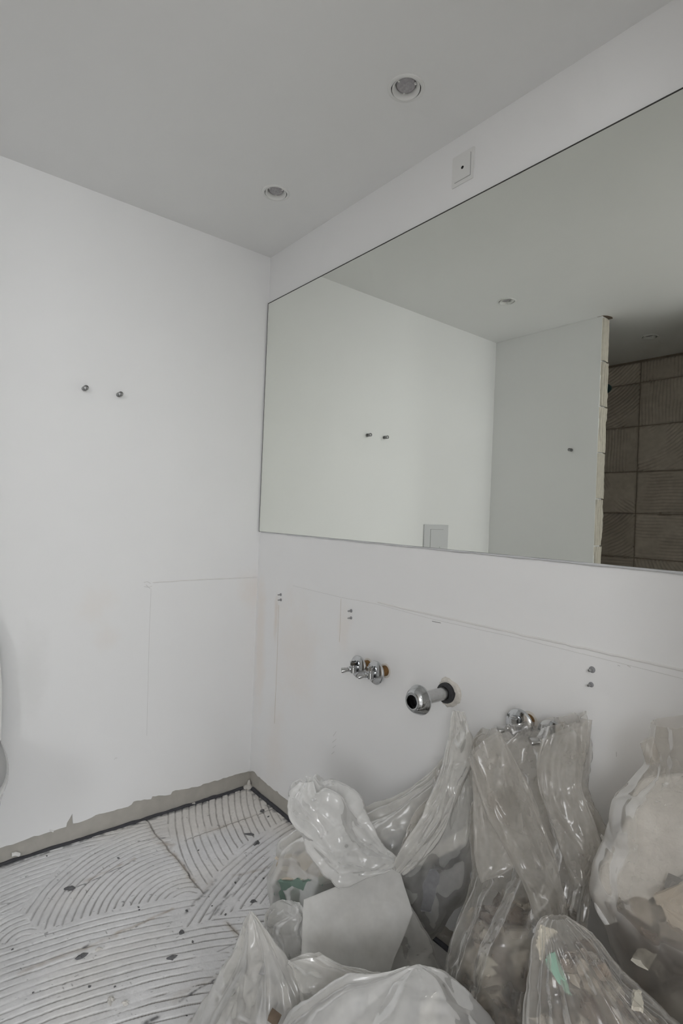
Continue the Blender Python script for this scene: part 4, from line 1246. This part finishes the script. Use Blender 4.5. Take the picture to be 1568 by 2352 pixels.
Hh_ = bag('dusty beige rubble bag at the right with a white insulation block inside', at(1540, 2200, .95))
bH = loft('bag_body', rH, Hh_, M['film_beige'], 130, 140, folds=[(4, .002, .0015, .5, .2), (15, .0005, .0004, -1.2, .6)], crump=(.003, 50), fine=(.0008, 240), seed=71, cap0=True)
loft('film_flap', [(1469, 1706, 1500, 1690, .985, .975, .004, .003), (1474, 1726, 1510, 1720, .98, .97, .006, .003), (1484, 1756, 1516, 1750, .975, .965, .004, .003)], Hh_, M['film_beige'], 24, 40, crump=(.002, 12), fine=(.0006, 60), seed=72, sheet=.004, slam=.03)
pile('plaster_rubble', rH[:5], 'brown', 'brown and grey rubble below the insulation block in the right bag', seed=73, k=90, shrink=.9, fshrink=.72, skin=bH)
_blk = [(1388, 2122, 1426, 2110, .004, .02), (1370, 2090, 1476, 2072, .008, .022), (1366, 2052, 1552, 2010, .010, .025), (1380, 1996, 1640, 1962, .010, .025), (1404, 1955, 1645, 1925, .010, .025), (1434, 1900, 1645, 1880, .010, .025), (1448, 1850, 1640, 1835, .010, .022), (1464, 1806, 1628, 1790, .008, .018), (1482, 1788, 1612, 1775, .003, .01)]
_rb = []
for lx, ly, rx, ry, fr, bk in _blk:
    mx_, my_ = (lx+rx)/2, (ly+ry)/2
    dm = fd(bH, min(mx_, 1560), my_, .019, .88)
    dl = max(fd(bH, lx+18, ly, .022, .92), dm-.01)
    _rb.append((lx, ly, rx, ry, min(dl, dm+.07), dm-.012, fr, bk))
sl = loft('insulation_block', _rb, None, M['insul'], 80, 90, crump=(.003, 60), fine=(.0012, 300), crease=0, seed=74, cap0=True, cap1=True, square=.7)
tag(sl, 'big rough white insulation block inside the bag at the right', 'insulation')
board('board_piece', [inside(bH, 1500, 2060, .004, .875), inside(bH, 1600, 2010, .004, .84), inside(bH, 1620, 2120, .004, .83), inside(bH, 1545, 2130, .004, .85)], .01, M['beige'], 'beige board piece under the white insulation block', seed=10)
chunk('mortar_lump', inside(bH, 1560, 2040, .025, .835), (.05, .03, .03), (0, 20, 30), M['greydeb'], 'blue grey mortar lump beside the white insulation block')
chunk('plaster_lump', inside(bH, 1480, 2195, .025, .895), (.03, .02, .05), (10, 20, 60), M['cream'], 'pale plaster lump near the dark gap in the right bag')

# ---- bag G: front right bag with cream shard and green strip
rG = [(1195, None, 1700, None, .88, .80, .08, .04), (1198, 2500, 1690, 2500, .88, .80, .09, .03), (1202, 2410, 1640, 2410, .885, .81, .09, .025), (1207, 2330, 1550, 2330, .89, .83, .085, .02), (1214, 2250, 1464, 2250, .895, .85, .07, .015), (1221, 2192, 1402, 2192, .90, .865, .055, .012), (1229, 2143, 1352, 2142, .90, .88, .036, .010), (1238, 2117, 1320, 2117, .90, .89, .020, .008), (1256, 2105, 1300, 2105, .90, .895, .007, .004)]
G = bag('clear rubble bag at the front right with a cream shard at its top', at(1400, 2352, .9))
bG = loft('bag_body', rG, G, M['film_clear'], 110, 150, folds=[(10, .0015, .002, .3, .2), (19, .002, .001, -.4, .5)], crump=(.005, 50), fine=(.0012, 240), stretch=(1, 1, 2), crease=.0025, seed=81, cap0=True)
pile('plaster_rubble', rG[:6], 'brown', 'beige and brown rubble filling the front right bag', seed=83, k=120, shrink=.88, fshrink=.8, skin=bG)
board('plaster_shard', [inside(bG, 1240, 2124, .0015, .903), inside(bG, 1280, 2138, .0015, .893), inside(bG, 1258, 2150, .0015, .889), inside(bG, 1250, 2176, .0015, .88), inside(bG, 1243, 2210, .0015, .868), inside(bG, 1230, 2170, .0015, .885)], .006, M['cream'], 'cream plaster shard at the top corner of the front right bag', 'plaster', seed=12, rag=.001)
board('plasterboard_strip', [inside(bG, 1256, 2192, .0015, .868), inside(bG, 1274, 2186, .0015, .868), inside(bG, 1288, 2225, .0015, .852), inside(bG, 1312, 2285, .0015, .833), inside(bG, 1300, 2282, .0015, .833), inside(bG, 1252, 2214, .0015, .858)], .0015, M['green'], 'thin mint green plasterboard strip inside the front right bag', seed=13, rag=.0008)
board('plaster_shard', [inside(bG, 1452, 2276, .0015, .835), inside(bG, 1472, 2274, .0015, .835), inside(bG, 1478, 2318, .0015, .82), inside(bG, 1450, 2310, .0015, .825)], .006, M['cream'], 'pale plaster shard seen low in the front right bag', 'plaster', seed=14, rag=.0008)
chunk('plaster_lump', inside(bG, 1412, 2335, .028, .80), (.035, .02, .045), (0, -40, 0), M['insul'], 'white plaster lump at the bottom of the front right bag')
chunk('plaster_lump', inside(bG, 1330, 2265, .018, .845), (.02, .02, .10), (0, -38, 0), M['beige'], 'slanting beige plaster batten inside the front right bag')
chunk('board_lump', inside(bG, 1350, 2190, .031, .875), (.04, .02, .05), (0, -30, 10), M['brown'], 'brown board lump behind the cream shard')

# ------------------------------------------------------------------ loose chips on the combed floor
def chip(zx, zy, size, mat, label, group, seed):
    p = on_floor(zx/2.24, zy/2.24+1700)
    rg = np.random.default_rng(seed)
    n = 9
    V = []
    for z, k in ((0, 1.0), (.55, .9), (1.0, .45)):
        for i in range(n):
            a = 2*math.pi*i/n
            V.append((size[0]*k*math.cos(a)*(1+.32*rg.normal()), size[1]*k*math.sin(a)*(1+.32*rg.normal()), z*size[2]))
    F = [(i+j*n, (i+1) % n+j*n, (i+1) % n+(j+1)*n, i+(j+1)*n) for j in range(2) for i in range(n)]
    F += [tuple(range(n))[::-1], tuple(range(2*n, 3*n))]
    o = mesh_obj('mortar_chip' if mat is M['chip_dark'] else 'plaster_chip', V, F, mat, None, False)
    o.location = (p[0], p[1], .0005)
    o.rotation_euler = (0, 0, rg.uniform(0, 6.28))
    tag(o, label, 'chip', group)
    return o
o = chip(358, 765, (.017, .008, .006), M['chip_dark'], 'largest dark oval mortar chip on the left of the combed floor', None, 1)
o.rotation_euler[2] = math.radians(60)
chip(1285, 487, (.016, .005, .005), M['chip_dark'], 'thin dark mortar chip on the far ridges near the back bag', None, 2).rotation_euler[2] = .8
chip(418, 1117, (.012, .008, .006), M['chip_dark'], 'dark mortar chip beside a white crumb in the lower floor', None, 3)
chip(885, 1120, (.014, .006, .005), M['chip_dark'], 'long dark mortar chip in the middle of the lower ridges', None, 4).rotation_euler[2] = 1.2
chip(934, 990, (.008, .007, .006), M['chip_dark'], 'square dark mortar chip just below the fan of ridges', None, 5)
chip(1320, 532, (.012, .007, .007), M['chip_dark'], 'dark mortar chip on the arc of ridges by the back bag', None, 6)
chip(1305, 833, (.012, .007, .006), M['chip_dark'], 'dark mortar chip close to the pointed front bag', None, 7)
chip(1100, 270, (.014, .010, .010), M['chip_dark'], 'lumpy dark mortar chip against the far wall edging', None, 8)
chip(1348, 367, (.010, .008, .007), M['chip_dark'], 'dark mortar chip sitting on the far tile joint', None, 9)
rg = np.random.default_rng(77)
small = [(608,608),(712,862),(716,875),(1090,855),(1075,810),(1355,712),(1210,735),(1150,830),(1020,568),(1380,395),(990,1040),(460,1270),(170,1300),(65,1078),(240,598),(960,880),(680,345),(1455,375),(1160,900),(960,1420),(590,1270)]
for i, (zx, zy) in enumerate(small):
    s = rg.uniform(.0018, .0034)
    chip(zx, zy, (s*1.4, s, s*.9), M['chip_dark'], 'tiny dark mortar crumb scattered on the combed floor', 'dark crumbs on the floor', 100+i)
pale = [((505,1080), 'white plaster crumb next to the brown streak on the lower floor'), ((570,1340), 'white plaster crumb near the bottom edge, the larger of two'), ((645,1355), 'white plaster crumb near the bottom edge, the smaller of two'),
        ((995,328), 'white plaster crumb against the left wall edging on the far ridges'), ((1180,250), 'white plaster crumb close to the room corner')]
for i, ((zx, zy), lb) in enumerate(pale):
    s = .0085 if i == 1 else rg.uniform(.005, .007)
    chip(zx, zy, (s*1.3, s, s*.9), M['chip_pale'], lb, 'white crumbs on the floor', 200+i)
